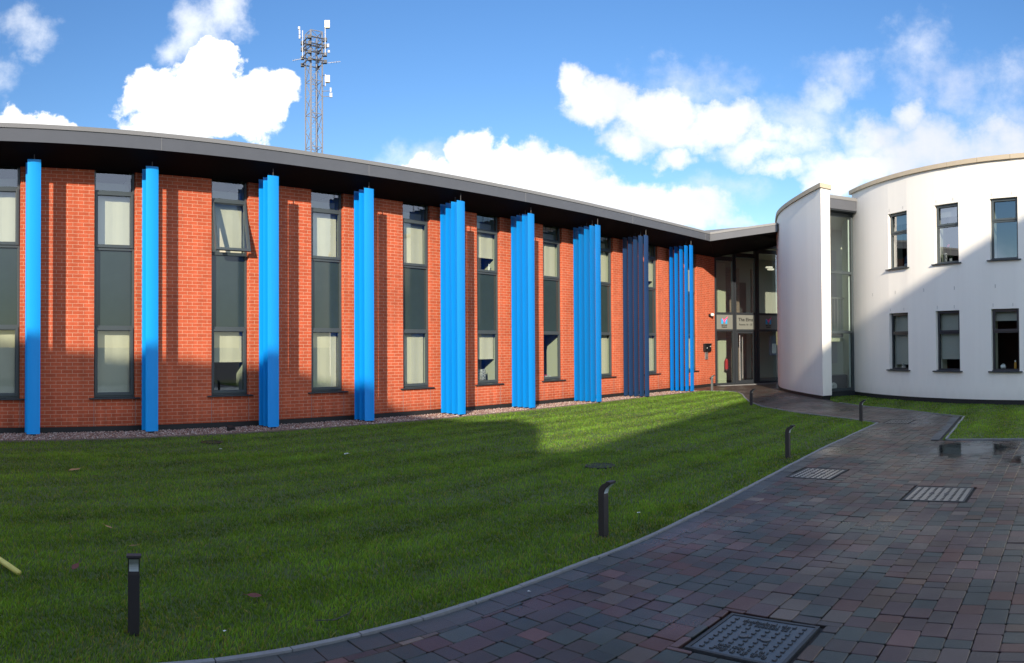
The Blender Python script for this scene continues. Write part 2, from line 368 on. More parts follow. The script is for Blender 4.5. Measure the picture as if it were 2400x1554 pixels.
M['blind'] = mat('beige_blind', (.66, .615, .49), .9, noise=(3, .06))
M['blind_grey'] = mat('grey_blind', (.36, .36, .33), .9, noise=(40, .15))
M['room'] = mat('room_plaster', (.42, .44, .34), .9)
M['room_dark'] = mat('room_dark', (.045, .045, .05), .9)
M['white'] = mat('white_render', (.83, .80, .74), .85, noise=(.6, .035), bump=(180, .08))
wt = M['white'].node_tree; wp = wt.nodes['Principled BSDF']; src_ = wp.inputs['Base Color'].links[0].from_socket; tcx = wt.nodes.new('ShaderNodeTexCoord'); mpx = wt.nodes.new('ShaderNodeMapping'); mpx.inputs['Scale'].default_value = (6, 6, .22); wt.links.new(tcx.outputs['Object'], mpx.inputs[0])
nx_ = wt.nodes.new('ShaderNodeTexNoise'); nx_.inputs['Scale'].default_value = .9; nx_.inputs['Detail'].default_value = 7; wt.links.new(mpx.outputs[0], nx_.inputs['Vector']); mrx = wt.nodes.new('ShaderNodeMapRange'); wt.links.new(nx_.outputs['Fac'], mrx.inputs[0]); mrx.inputs[1].default_value = .3; mrx.inputs[2].default_value = .75; mrx.inputs[3].default_value = 1.01; mrx.inputs[4].default_value = .965
sxx = wt.nodes.new('ShaderNodeSeparateXYZ'); wt.links.new(tcx.outputs['Object'], sxx.inputs[0]); ax = wt.nodes.new('ShaderNodeMath'); ax.operation = 'MULTIPLY_ADD'; wt.links.new(nx_.outputs['Fac'], ax.inputs[0]); ax.inputs[1].default_value = .6; wt.links.new(sxx.outputs[2], ax.inputs[2])
fx_ = wt.nodes.new('ShaderNodeMapRange'); fx_.interpolation_type = 'SMOOTHSTEP'; wt.links.new(ax.outputs[0], fx_.inputs[0]); fx_.inputs[1].default_value = .35; fx_.inputs[2].default_value = .8; fx_.inputs[3].default_value = .88; fx_.inputs[4].default_value = 1.0
mlx = wt.nodes.new('ShaderNodeMath'); mlx.operation = 'MULTIPLY'; wt.links.new(mrx.outputs[0], mlx.inputs[0]); wt.links.new(fx_.outputs[0], mlx.inputs[1]); vx_ = wt.nodes.new('ShaderNodeVectorMath'); vx_.operation = 'SCALE'; wt.links.new(src_, vx_.inputs[0]); wt.links.new(mlx.outputs[0], vx_.inputs['Scale']); wt.links.new(vx_.outputs[0], wp.inputs['Base Color'])
M['coping'] = mat('sandstone_coping', (.46, .39, .29), .8, noise=(5, .12))
M['kerb'] = mat('concrete_edging', (.19, .195, .20), .85, noise=(9, .35))
M['soil'] = mat('soil_thatch', (.055, .080, .018), .95, noise=(12, .4))
M['paving_bed'] = mat('paving_bed', (.018, .018, .02), .8)
M['asphalt'] = mat('asphalt', (.05, .05, .052), .85, noise=(3, .25))
M['steel'] = mat('galvanised_steel', (.25, .25, .27), .5, metal=.3, noise=(4, .15))
M['steel_dark'] = mat('dark_steel', (.045, .045, .05), .5)
M['panel_cream'] = mat('cream_antenna', (.62, .56, .42), .5)
M['panel_white'] = mat('white_antenna', (.5, .5, .51), .4)
M['bollard'] = mat('black_bollard', (.020, .017, .020), .5, noise=(30, .3))
M['bollard_grey'] = mat('grey_bollard', (.11, .115, .11), .5)
M['lens'] = mat('frosted_lens', (.48, .54, .56), .35)
M['iron'] = mat('cast_iron', (.085, .09, .094), .36, metal=.6, noise=(20, .3))
M['worn_iron'] = mat('worn_iron', (.27, .265, .25), .34, metal=.8, noise=(14, .3))
M['iron_frame'] = mat('iron_frame', (.03, .033, .036), .6, noise=(20, .3))
M['water'] = mat('puddle_water', (.012, .013, .014), .05, spec=1.0, bump=(9, .10))
wn_ = M['water'].node_tree; pp = wn_.nodes['Principled BSDF']; tcw = wn_.nodes.new('ShaderNodeTexCoord'); nw = wn_.nodes.new('ShaderNodeTexNoise'); nw.inputs['Scale'].default_value = 5; nw.inputs['Detail'].default_value = 6; wn_.links.new(tcw.outputs['Object'], nw.inputs['Vector'])
at_ = wn_.nodes.new('ShaderNodeAttribute'); at_.attribute_name = 'depth'; aw = wn_.nodes.new('ShaderNodeMath'); aw.operation = 'MULTIPLY_ADD'; wn_.links.new(nw.outputs['Fac'], aw.inputs[0]); aw.inputs[1].default_value = -.9; wn_.links.new(at_.outputs['Fac'], aw.inputs[2])
mw = wn_.nodes.new('ShaderNodeMapRange'); mw.interpolation_type = 'SMOOTHSTEP'; wn_.links.new(aw.outputs[0], mw.inputs[0]); mw.inputs[1].default_value = -.42; mw.inputs[2].default_value = .45; wn_.links.new(mw.outputs[0], pp.inputs['Alpha'])
M['black'] = mat('black_plastic', (.008, .008, .01), .5)
M['silver'] = mat('brushed_silver', (.6, .6, .6), .3, metal=.8)
M['white_plastic'] = mat('white_plastic', (.75, .75, .73), .4)
M['red'] = mat('red_enamel', (.42, .02, .03), .3)
M['leaf'] = mat('dry_leaf', (.30, .16, .07), .8, noise=(60, .3))
M['leaf_red'] = mat('russet_leaf', (.11, .03, .022), .7, noise=(60, .3))
M['paper'] = mat('white_paper', (.6, .62, .6), .8)
M['hose'] = mat('yellow_pipe', (.55, .48, .12), .5, noise=(20, .2))
M['timber'] = mat('weathered_edging', (.13, .10, .08), .85, noise=(10, .3))
M['board'] = mat('sign_panel', (.15, .16, .145), .5)
M['text'] = mat('sign_letter', (.004, .004, .005), .5)
M['blue_logo'] = mat('logo_blue', (.02, .30, .62), .5)
M['pink_logo'] = mat('logo_pink', (.75, .07, .22), .5)
M['lobby_wall'] = mat('lobby_plaster', (.24, .255, .22), .9)
M['bright_wall'] = mat('pale_green_plaster', (.42, .45, .34), .9)
M['coated_glass'] = glass('coated_window_glass', (.55, .6, .62), 2.1)
M['low_glass'] = glass('lower_window_glass', (.8, .85, .83), 1.06)
M['lobby_floor'] = mat('lobby_floor', (.06, .06, .065), .6)
M['teal'] = mat('pale_teal_panel', (.52, .60, .58), .6)
M['lamp'] = mat('ceiling_lamp_shade', (.8, .78, .7), .5)
lp = M['lamp'].node_tree.nodes['Principled BSDF']; lp.inputs['Emission Color'].default_value = (1, .9, .7, 1); lp.inputs['Emission Strength'].default_value = .55

# ------------------------------------------------------------------ ground sheets
W0 = 14.5          # brick wall face
def ground_poly(name, pts, z, m):
    b = MB(); b.poly([(x, y, z) for x, y in pts]); return struct(b.build(name, m))
ground_poly('ground', [(-900, -900), (900, -900), (900, 900), (-900, 900)], -.09, M['asphalt'])
KERB = [(-8, 4.9), (-3, 4.45), (-.5, 4.12), (.4, 3.95), (1.46, 3.79), (2.07, 3.73), (2.99, 3.68), (4.06, 3.69), (5.44, 3.69), (7.48, 3.84), (8.99, 3.97), (11.21, 4.14), (15.24, 4.27)]
KERB2 = [(15.24, 4.27), (16.04, 5.3), (16.94, 6.75), (18.36, 8.45), (19.8, 9.55), (21.14, 10.34), (22.6, 11.15), (23.5, 11.75), (23.95, 12.3), (23.9, 13.0), (23.75, 13.35)]
RIGHT = [(12.95, -6), (12.93, .92), (12.87, 1.53), (12.79, 2.38), (14.8, 2.48), (16.76, 2.64), (17.33, 3.31), (18.35, 4.42), (19.31, 5.87), (20.2, 6.8), (21.0, 7.35)]
LAWN = KERB + KERB2[1:] + [(20.36, 13.52), (15.79, 13.45), (10.89, 13.40), (5.47, 13.36), (1.22, 13.28), (-8, 13.2)]
RLAWN = RIGHT + [(21.4, 7.5), (22.4, 7.85), (23.3, 7.3), (24, 6), (24, -6)]
ground_poly('lawn_soil', LAWN, -.012, M['soil'])
ground_poly('side_lawn_soil', RLAWN, -.012, M['soil'])
PAVE = [(-8, -6)] + KERB[:] + KERB2[1:] + [(23.72, 14.6), (27.2, 14.6), (31.5, 12.2), (27, 11.2), (24, 9.4)] + [(21.2, 7.4)] + list(reversed(RIGHT))
ground_poly('paving_base', PAVE, -.022, M['paving_bed'])
ground_poly('gravel_bed', [(-8, 13.2), (1.22, 13.28), (5.47, 13.36), (10.89, 13.40), (15.79, 13.45), (20.36, 13.52), (23.75, 13.35), (23.75, 14.6), (-8, 14.6)], -.018, mat('gravel_base', (.10, .065, .05), .95, noise=(60, .5)))

# ---- pavers
def inside(px, py, poly):
    px = np.asarray(px, float); py = np.asarray(py, float); r = np.zeros(px.shape, bool); n = len(poly)
    for i in range(n):
        x1, y1 = poly[i]; x2, y2 = poly[(i + 1) % n]
        c = ((y1 > py) != (y2 > py)) & (px < (x2 - x1) * (py - y1) / ((y2 - y1) or 1e-9) + x1); r ^= c
    return r
def clip_convex(sub, rect):
    x0, x1, y0, y1 = rect
    for ax, val, keep in ((0, x0, 1), (0, x1, -1), (1, y0, 1), (1, y1, -1)):
        outp = []
        for i in range(len(sub)):
            a, b = sub[i - 1], sub[i]; da = (a[ax] - val) * keep; db = (b[ax] - val) * keep
            if da >= 0 and db >= 0: outp.append(b)
            elif da >= 0 > db or da < 0 <= db:
                t = da / (da - db); q = (a[0] + (b[0] - a[0]) * t, a[1] + (b[1] - a[1]) * t)
                outp.append(q)
                if db >= 0: outp.append(b)
        sub = outp
        if not sub: return []
    return sub
def offset_line(pts, d):
    """shift an open polyline to its right side by d"""
    o = []
    for i, p in enumerate(pts):
        a = pts[max(i - 1, 0)]; b = pts[min(i + 1, len(pts) - 1)]; tx, ty = b[0] - a[0], b[1] - a[1]; l = hypot(tx, ty)
        o.append((p[0] + ty / l * d, p[1] - tx / l * d))
    return o
INNER = offset_line(KERB[:-1], .235) + [(15.34, 4.04)] + offset_line(KERB2[1:], .06)
RIN = [(12.93 - .2, -6), (12.73, .92), (12.68, 1.53), (12.62, 2.2), (14.8, 2.28), (16.85, 2.45), (17.5, 3.15), (18.5, 4.28), (19.45, 5.75), (20.3, 6.65), (21.1, 7.2)]
RIN = [(x - 0.0, y) for x, y in RIN]
FIELD = [(-8, -6)] + INNER + [(23.72, 14.55), (27.0, 14.45), (31.0, 12.2), (26.5, 11.3), (24.4, 10.2), (23, 9.1)] + [(21.25, 7.7)] + [(20.62, 7.2), (19.2, 5.95), (18.22, 4.5), (17.2, 3.4), (16.68, 2.84), (14.8, 2.68), (12.59, 2.56), (12.67, 1.5), (12.73, .92), (12.75, -6)]
MANHOLES = [(3.62, 4.22, 1.56, 2.17), (7.84, 8.62, 1.22, 1.92), (8.80, 9.55, 3.10, 3.70), (15.2, 15.95, 3.58, 4.17 - .05)]
PAL = [(.043, .052, .046), (.050, .060, .052), (.080, .044, .040), (.070, .042, .040), (.095, .040, .028), (.078, .046, .028), (.040, .048, .044), (.105, .082, .068), (.066, .050, .044), (.056, .045, .042), (.045, .056, .050), (.075, .045, .042)]
PAL = [tuple(max(.008, m_ + (v - m_) * 1.35) for v, m_ in zip((a * .60, b_ * .56, c * .50), (.034, .028, .021))) for a, b_, c in PAL]
PV, PF, PC = [], [], []
def paver(poly, tone, rng_=random):
    # poly: convex outline; chamfered block top with slightly wandering corners
    if len(poly) < 3: return
    cx = sum(p[0] for p in poly) / len(poly); cy = sum(p[1] for p in poly) / len(poly)
    z = random.gauss(0, .0014); tx, ty = random.gauss(0, .006), random.gauss(0, .006)
    n = len(PV); k = len(poly)
    jit = [(random.uniform(-.0025, .0025), random.uniform(-.0025, .0025)) for _ in poly]
    for lev, (ins, dz) in enumerate(((.0018, -.018), (.0018, -.003), (.0055, 0.0))):
        for p, j in zip(poly, jit):
            dx, dy = p[0] - cx, p[1] - cy
            sx = max(0, abs(dx) - ins) / (abs(dx) + 1e-9); sy = max(0, abs(dy) - ins) / (abs(dy) + 1e-9)
            x = cx + dx * sx + j[0]; y = cy + dy * sy + j[1]
            PV.append((x, y, z + dz + tx * dx + ty * dy))
            f = 1 if lev == 2 else .6
            PC.append((tone[0] * f, tone[1] * f, tone[2] * f, 1))
    for L_ in (0, 1):
        for i in range(k):
            j = (i + 1) % k; PF.append((n + L_ * k + i, n + L_ * k + j, n + (L_ + 1) * k + j, n + (L_ + 1) * k + i))
    PF.append(tuple(n + 2 * k + i for i in range(k)))
def rounded(x0, x1, y0, y1, r=.010):
    r = min(r, (x1 - x0) * .3, (y1 - y0) * .3)
    return [(x0 + r, y0), (x1 - r, y0), (x1, y0 + r), (x1, y1 - r), (x1 - r, y1), (x0 + r, y1), (x0, y1 - r), (x0, y0 + r)]
def tone_pick(x, y):
    t = random.choice(PAL); k = random.uniform(.8, 1.2)
    if random.random() < .06: k *= 1.7
    if x > 14.5: t = tuple(a * .5 + b * .5 for a, b in zip(t, (.060, .048, .042)))
    return tuple(v * k for v in t)
row_h = .165; y = -5.0
while y < 14.4:
    x = -1.0 + random.uniform(-.2, 0)
    xmax = 13.0 if y < 2.3 else 30
    if y > 4.4: x = 15.2
    y1 = y + row_h
    while x < xmax:
        w = random.choice((.12, .165, .165, .205, .24)); x1 = x + w
        far = hypot(x, y)
        skip = False
        for (a, b, c, d) in MANHOLES:
            if x1 > a - .03 and x < b + .03 and y1 > c - .03 and y < d + .03: skip = True
        if not skip and (y > -1 or x > .5) and not (y < -2.5):
            ins = inside([x, x1, x1, x], [y, y, y1, y1], FIELD)
            if ins.all(): paver(rounded(x, x1, y, y1), tone_pick(x, y))
            elif ins.any():
                c = clip_convex(FIELD, (x, x1, y, y1))
                if len(c) >= 3 and len(c) < 9:
                    ar = abs(sum(c[i - 1][0] * c[i][1] - c[i][0] * c[i - 1][1] for i in range(len(c)))) / 2
                    if ar > .002: paver(c, tone_pick(x, y))
        elif skip:
            # cut pieces round the frames
            for (a, b, c, d) in MANHOLES:
                if x1 > a - .03 and x < b + .03 and y1 > c - .03 and y < d + .03:
                    A, B, C_, D_ = a - .03, b + .03, c - .03, d + .03
                    t = tone_pick(x, y)
                    if x < A - .03: paver(rounded(x, A, y, y1), t)
                    if x1 > B + .03: paver(rounded(B, x1, y, y1), t)
                    xa, xb = max(x, A), min(x1, B)
                    if y < C_ - .03 and xb - xa > .03: paver(rounded(xa, xb, y, C_), t)
                    if y1 > D_ + .03 and xb - xa > .03: paver(rounded(xa, xb, D_, y1), t)
        x = x1
    y = y1
def along(pts, step):
    out = []; d = 0
    seg = [hypot(b[0] - a[0], b[1] - a[1]) for a, b in zip(pts, pts[1:])]; tot = sum(seg)
    n = max(1, int(tot / step))
    for i in range(n + 1):
        t = tot * i / n; k = 0
        while k < len(seg) - 1 and t > seg[k]: t -= seg[k]; k += 1
        u = t / seg[k]; a, b = pts[k], pts[k + 1]; out.append((a[0] + (b[0] - a[0]) * u, a[1] + (b[1] - a[1]) * u))
    return out
def course(pts, d0, d1, step, pal):
    """soldier course between two offsets of a line"""
    P = along(pts, step); A = offset_line(P, d0); B = offset_line(P, d1)
    for i in range(len(P) - 1):
        c = random.choice(pal); k = random.uniform(.85, 1.2)
        paver([A[i], A[i + 1], B[i + 1], B[i]] if d1 < d0 else [A[i], B[i], B[i + 1], A[i + 1]], tuple(v * k for v in c))
EDGE = [(.036, .038, .035), (.041, .043, .039), (.032, .035, .033), (.048, .048, .043)]
course(KERB, .045, .235, .225, EDGE)
course([(12.79, 2.38), (16.76, 2.64)], -.045, -.22, .2, [(.05, .06, .07), (.06, .07, .08)])
course([(16.78, 2.62), (17.33, 3.31), (18.35, 4.42), (19.31, 5.87), (20.2, 6.8)], -.012, -.15, .2, EDGE)
me = bpy.data.meshes.new('block_paving'); me.from_pydata(PV, [], PF); me.update()
a = me.color_attributes.new('tone', 'FLOAT_COLOR', 'POINT'); a.data.foreach_set('color', np.array(PC, dtype=np.float32).ravel())
pm = attr_mat('block_pavers', rough=.5, spec=.5, noise=.34, nscale=110, bump=.5, roughvar=(.26, .56))
nt = pm.node_tree; p_ = nt.nodes['Principled BSDF']; rl = p_.inputs['Roughness'].links[0].from_socket; cl = p_.inputs['Base Color'].links[0].from_socket
tc_ = nt.nodes.new('ShaderNodeTexCoord'); wn = nt.nodes.new('ShaderNodeTexNoise'); wn.inputs['Scale'].default_value = 1.6; wn.inputs['Detail'].default_value = 5; nt.links.new(tc_.outputs['Object'], wn.inputs['Vector'])
mp = nt.nodes.new('ShaderNodeMapping'); mp.inputs['Location'].default_value = (-11.6 / 2.3, -1.3 / 1.25, 0); mp.inputs['Scale'].default_value = (1 / 2.3, 1 / 1.25, 0); nt.links.new(tc_.outputs['Object'], mp.inputs[0])
ln = nt.nodes.new('ShaderNodeVectorMath'); ln.operation = 'LENGTH'; nt.links.new(mp.outputs[0], ln.inputs[0])
wa = nt.nodes.new('ShaderNodeMath'); wa.operation = 'MULTIPLY_ADD'; nt.links.new(wn.outputs['Fac'], wa.inputs[0]); wa.inputs[1].default_value = .9; nt.links.new(ln.outputs['Value'], wa.inputs[2])
wm = nt.nodes.new('ShaderNodeMapRange'); wm.interpolation_type = 'SMOOTHSTEP'; nt.links.new(wa.outputs[0], wm.inputs[0]); wm.inputs[1].default_value = .85; wm.inputs[2].default_value = 1.6; wm.inputs[3].default_value = 1; wm.inputs[4].default_value = 0
rm = nt.nodes.new('ShaderNodeMapRange'); nt.links.new(wm.outputs[0], rm.inputs[0]); nt.links.new(rl, rm.inputs[3]); rm.inputs[4].default_value = .16; nt.links.new(rm.outputs[0], p_.inputs['Roughness'])
me.materials.append(pm); po = struct(bpy.data.objects.new('paving', me)); COL.objects.link(po)

def edging(name, pts, w, z, m, step=.9, jit=.004):
    b = MB(); P = along(pts, step)
    for i in range(len(P) - 1):
        a, c = P[i], P[i + 1]; tx, ty = c[0] - a[0], c[1] - a[1]; l = hypot(tx, ty); nx, ny = ty / l, -tx / l
        e = random.uniform(-jit, jit); g = .003
        a2 = (a[0] + tx / l * g, a[1] + ty / l * g); c2 = (c[0] - tx / l * g, c[1] - ty / l * g)
        pts4 = [(a2[0] + nx * (e), a2[1] + ny * e), (a2[0] + nx * (w + e), a2[1] + ny * (w + e)), (c2[0] + nx * (w + e), c2[1] + ny * (w + e)), (c2[0] + nx * e, c2[1] + ny * e)]
        b.prism(pts4, -.08, z + random.uniform(-.002, .002))
    return struct(b.build(name, m))
edging('kerb_edging', KERB, .042, .012, M['kerb'], .45)
edging('path_kerb', KERB2, .04, .012, M['kerb'], .45)
edging('side_kerb', [(12.84, 2.335), (16.76, 2.60)], .04, .010, M['kerb'], .45)
edging('end_kerb', [(16.80, 2.64), (17.33, 3.31), (18.35, 4.42), (19.31, 5.87), (20.2, 6.8)], .04, .008, M['kerb'], .45)
edging('corner_kerb', [(12.95, -6), (12.93, .92), (12.87, 1.53), (12.80, 2.3)], .04, .010, M['kerb'], .45)
edging('gravel_edging', [(-8, 13.2), (1.22, 13.28), (5.47, 13.36), (10.89, 13.40), (15.79, 13.45), (20.36, 13.52), (23.7, 13.37)], .022, .022, M['timber'], 1.6)

# puddles: thin water sheets
def puddle(name, pts, z):
    c = (sum(p[0] for p in pts) / len(pts), sum(p[1] for p in pts) / len(pts)); P = []
    n = len(pts)
    for i in range(n):
        for t in (0, .25, .5, .75):
            a, b, c0, d = pts[i - 1], pts[i], pts[(i + 1) % n], pts[(i + 2) % n]
            q = [.5 * ((2 * b[k]) + (-a[k] + c0[k]) * t + (2 * a[k] - 5 * b[k] + 4 * c0[k] - d[k]) * t * t + (-a[k] + 3 * b[k] - 3 * c0[k] + d[k]) * t ** 3) for k in (0, 1)]
            P.append((q[0] + random.uniform(-.012, .012), q[1] + random.uniform(-.012, .012), z))
    # rings from the middle outwards; the 'depth' attribute fades to the shallow margin
    rings = (0, .45, .7, .85, 1.0); b = MB(); m_ = len(P); dep = []
    for t in rings:
        for q in P: b.v.append((c[0] + (q[0] - c[0]) * t, c[1] + (q[1] - c[1]) * t, z)); dep.append(1 - t ** 1.5)
    for r_ in range(len(rings) - 1):
        for i in range(m_):
            j = (i + 1) % m_
            if r_ == 0: b.f.append((m_ + i, m_ + j, j)) if i == 0 or True else None
            else: b.f.append((r_ * m_ + i, r_ * m_ + j, (r_ + 1) * m_ + j, (r_ + 1) * m_ + i))
    o = b.build(name, M['water']); at = o.data.attributes.new('depth', 'FLOAT', 'POINT'); at.data.foreach_set('value', dep); return struct(o)
puddle('puddle_water', [(11.5, 2.8), (10.9, 2.6), (10.6, 2.05), (10.75, 1.5), (11.0, 1.05), (11.6, .95), (12.2, .85), (12.6, 1.1), (12.68, 1.9), (12.6, 2.3), (12.1, 2.6)], .0022)
puddle('second_puddle_water', [(10.55, 1.05), (10.2, .9), (10.35, .3), (10.8, -.3), (11.3, -.2), (11.35, .5), (11.0, .95)], .0022)

# ---- grass blades and pebbles (uncountable)
def lawn_blades():
    poly = LAWN; V = []; C = []
    def scatter(poly, bbox, n):
        x = rng.uniform(bbox[0], bbox[1], n); y = rng.uniform(bbox[2], bbox[3], n)
        k = inside(x, y, poly); return x[k], y[k]
    xs, ys = [], []
    for poly, bb in ((LAWN, (-3.5, 24.5, 3.5, 13.6)), (RLAWN, (12.7, 24, -2.5, 8))):
        # density falls with the square of distance from the spot where one stands
        for r0, r1, dens in ((0, 5.5, 5200), (5.5, 8, 3300), (8, 12, 1700), (12, 18, 900), (18, 30, 600)):
            area = (bb[1] - bb[0]) * (bb[3] - bb[2]); x, y = scatter(poly, bb, int(area * dens))
            d = np.hypot(x, y); k = (d >= r0) & (d < r1) & (x > -3.4); xs.append(x[k]); ys.append(y[k])
    x = np.concatenate(xs); y = np.concatenate(ys); n = len(x); d = np.hypot(x, y)
    patch = np.sin(x * 1.7 + 1.3 * np.sin(y * 2.3)) * np.cos(y * 1.9 + np.sin(x * 1.1)) 
    fine = np.sin(x * 7.1 + 2 * np.sin(y * 5.3)) * np.sin(y * 8.7 + 1.7 * np.sin(x * 6.1))
    fine2 = np.sin(x * 2.9 + 3 * np.sin(y * 3.1 + x)) 
    hgt = (.024 + .014 * rng.random(n)) * (1 + .18 * patch + .15 * fine)
    wid = .0022 + .00042 * d
    a = rng.uniform(0, 2 * pi, n); stripe = np.sin((y - .06 * x + .12 * np.sin(x * .5)) * 2 * pi / .95)
    lean = rng.normal(.35, .3, n)
    la = rng.uniform(0, 2 * pi, n)
    lx = np.cos(la) * lean * hgt + .005 * stripe; ly = np.sin(la) * lean * hgt * .8 + .002 * stripe
    bx, by = np.cos(a) * wid, np.sin(a) * wid
    z0 = np.full(n, -.014)
    v = np.empty((n, 4, 3))
    v[:, 0] = np.stack([x - bx, y - by, z0], 1); v[:, 1] = np.stack([x + bx, y + by, z0], 1)
    v[:, 2] = np.stack([x + bx * .6 + lx * .5, y + by * .6 + ly * .5, z0 + hgt * .62], 1)
    v[:, 3] = np.stack([x + lx * 1.15, y + ly * 1.15, z0 + hgt], 1)
    f = np.arange(n * 4).reshape(n, 4)
    base = np.array([.135, .235, .018]); dry = np.array([.25, .24, .08]); cool = np.array([.045, .155, .030])
    t = rng.random(n)[:, None]
    bl = sum(np.clip(1 - np.hypot(x - bx_, y - by_) / .38, 0, 1) for bx_, by_ in ((5.33, 4.05), (10.32, 4.31), (15.55, 4.72), (18.7, 8.93)))
    worn = (bl + np.clip(1 - (hypot_arr(x, y, 1.25, 4.2)) / .55, 0, 1) + np.clip(1 - np.abs(y - 3.95) / .28, 0, 1) * .35)[:, None]
    dryf = np.clip((rng.random(n)[:, None] < .06 + .22 * worn + .05 * (fine[:, None] > .5)) * .9, 0, 1)
    col = base * (1 - t * .5) + cool * t * .5; col = col * (1 + .22 * (stripe * (.6 + .6 * fine2))[:, None] + .17 * patch[:, None] + .20 * fine[:, None] + .25 * rng.normal(0, 1, (n, 1)).clip(-1, 1.5)); col = col * (1 - dryf) + dry * dryf  # mowing stripes: light on leaning blades put into the blade colour
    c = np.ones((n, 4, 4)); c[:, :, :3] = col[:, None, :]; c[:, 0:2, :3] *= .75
    return v.reshape(-1, 3), f, c.reshape(-1, 4)
def hypot_arr(x, y, a, b): return np.hypot(x - a, y - b)
v, f, c = lawn_blades()
gm = attr_mat('grass_blades', rough=.55, spec=.3)
nt = gm.node_tree; p = nt.nodes['Principled BSDF']; tr = nt.nodes.new('ShaderNodeBsdfTranslucent'); mx = nt.nodes.new('ShaderNodeMixShader'); mx.inputs[0].default_value = .42
at = [n for n in nt.nodes if n.type == 'ATTRIBUTE'][0]; nt.links.new(at.outputs['Color'], tr.inputs[0]); o_ = [n for n in nt.nodes if n.type == 'OUTPUT_MATERIAL'][0]
gs = nt.nodes.new('ShaderNodeVectorMath'); gs.operation = 'MULTIPLY'; gs.inputs[1].default_value = (1.9, 1.6, .7); nt.links.new(at.outputs['Color'], gs.inputs[0]); nt.links.new(gs.outputs[0], tr.inputs[0])
nt.links.new(p.outputs[0], mx.inputs[1]); nt.links.new(tr.outputs[0], mx.inputs[2]); nt.links.new(mx.outputs[0], o_.inputs[0])
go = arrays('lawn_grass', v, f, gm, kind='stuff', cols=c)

def pebbles():
    n = 30000; x = rng.uniform(-4, 23.7, n); y = rng.uniform(13.38, 14.5, n)
    w = rng.random(n) < np.clip(1.4 - x / 30, .6, 1); k = inside(x, y, [(-8, 13.23), (1.22, 13.31), (5.47, 13.39), (10.89, 13.43), (15.79, 13.48), (20.36, 13.55), (23.7, 13.39), (23.7, 14.49), (-8, 14.49)])
    x, y = x[k], y[k]; n = len(x)
    r = rng.uniform(.010, .023, n); z = -.012 + rng.random(n) * .022
    t = (1 + 5 ** .5) / 2
    oc = np.array([(1, 0, 0), (-1, 0, 0), (0, 1, 0), (0, -1, 0), (0, 0, 1), (0, 0, -1)], float)
    fc = np.array([(0, 2, 4), (2, 1, 4), (1, 3, 4), (3, 0, 4), (2, 0, 5), (1, 2, 5), (3, 1, 5), (0, 3, 5)])
    ang = rng.uniform(0, 2 * pi, n); til = rng.uniform(-.7, .7, n)
    sc = np.stack([r * rng.uniform(.8, 1.3, n), r * rng.uniform(.7, 1.1, n), r * rng.uniform(.55, .9, n)], 1)
    v = oc[None] * sc[:, None] * (1 + rng.uniform(-.18, .18, (n, 6, 1)))
    ct, st = np.cos(til)[:, None], np.sin(til)[:, None]; vy = v[:, :, 1] * ct - v[:, :, 2] * st; vz = v[:, :, 1] * st + v[:, :, 2] * ct
    ca, sa = np.cos(ang)[:, None], np.sin(ang)[:, None]; vx = v[:, :, 0] * ca - vy * sa; vy2 = v[:, :, 0] * sa + vy * ca
    V = np.stack([vx + x[:, None], vy2 + y[:, None], vz + z[:, None]], 2)
    Fa = fc[None] + (np.arange(n) * 6)[:, None, None]
    pal = np.array([(.30, .19, .155), (.36, .25, .21), (.22, .12, .10), (.42, .33, .29), (.16, .085, .075), (.50, .44, .40), (.28, .16, .12)])
    col = pal[rng.integers(0, len(pal), n)] * rng.uniform(.75, 1.2, (n, 1)); c = np.ones((n, 6, 4)); c[:, :, :3] = col[:, None]
    return V.reshape(-1, 3), Fa.reshape(-1, 3), c.reshape(-1, 4)
v, f, c = pebbles()
arrays('gravel_pebbles', v, f, attr_mat('pebble_stone', .7, .4), kind='stuff', cols=c)

# ------------------------------------------------------------------ brick building
WIN_X = [1.30, 3.70, 6.28, 8.75, 11.39, 13.92, 16.62, 19.27, 22.05, 24.92]
WW = .88
def overhang(x): return .88 if x < 8 else (.88 + (x - 8) / 9 * .27 if x < 17 else 1.15 + (x - 17) / 7.3 * .1)
def zbot(x): return 5.63 if x < 10 else min(5.63 + (x - 10) / 14 * .05, 5.68)
def ztop(x): return zbot(x) + .34
B1 = empty('brick_building', (0, 0, 0)); tag(B1, 'long two-storey red brick building with tall slate-framed windows and a grey overhanging roof', 'building')
XL, XR = -6.0, 26.9
ZT = 5.62
b = MB(); D = .32
# brickwork: lower strip, piers
edges = [XL]
for wx in WIN_X: edges += [wx - WW / 2, wx + WW / 2]
edges += [XR]
for i in range(0, len(edges), 2):
    x0, x1 = edges[i], edges[i + 1]
    b.box(x0, x1, W0, W0 + D, .115, ZT)
b.build('brick_wall', M['brick'], B1, uv=True)
for wx in WIN_X: b = MB(); b.box(wx - WW / 2 + .002, wx + WW / 2 - .002, W0 + .002, W0 + D, .115, .665); b.build('brick_panel', M['brick'], B1, uv=True, uoff=.08)
for wx in WIN_X:
    for q in (-1, 1): b = MB(); b.box(wx + q * (WW / 2) - .004, wx + q * (WW / 2) + .004, W0 - .001, W0 + .01, .115, .664); b.build('movement_joint', M['kerb'], B1)
b = MB(); b.box(XL, XR - .01, W0 + .012, W0 + D - .01, -.06, .113); b.build('plinth', M['plinth'], B1)

def bar_frame(b, x0, x1, z0, z1, y0, y1, t, tb=None):
    """rectangular frame ring butted end to end"""
    tb = tb or t
    b.box(x0, x0 + t, y0, y1, z0, z1); b.box(x1 - t, x1, y0, y1, z0, z1)
    b.box(x0 + t, x1 - t, y0, y1, z1 - t, z1); b.box(x0 + t, x1 - t, y0, y1, z0, z0 + tb)

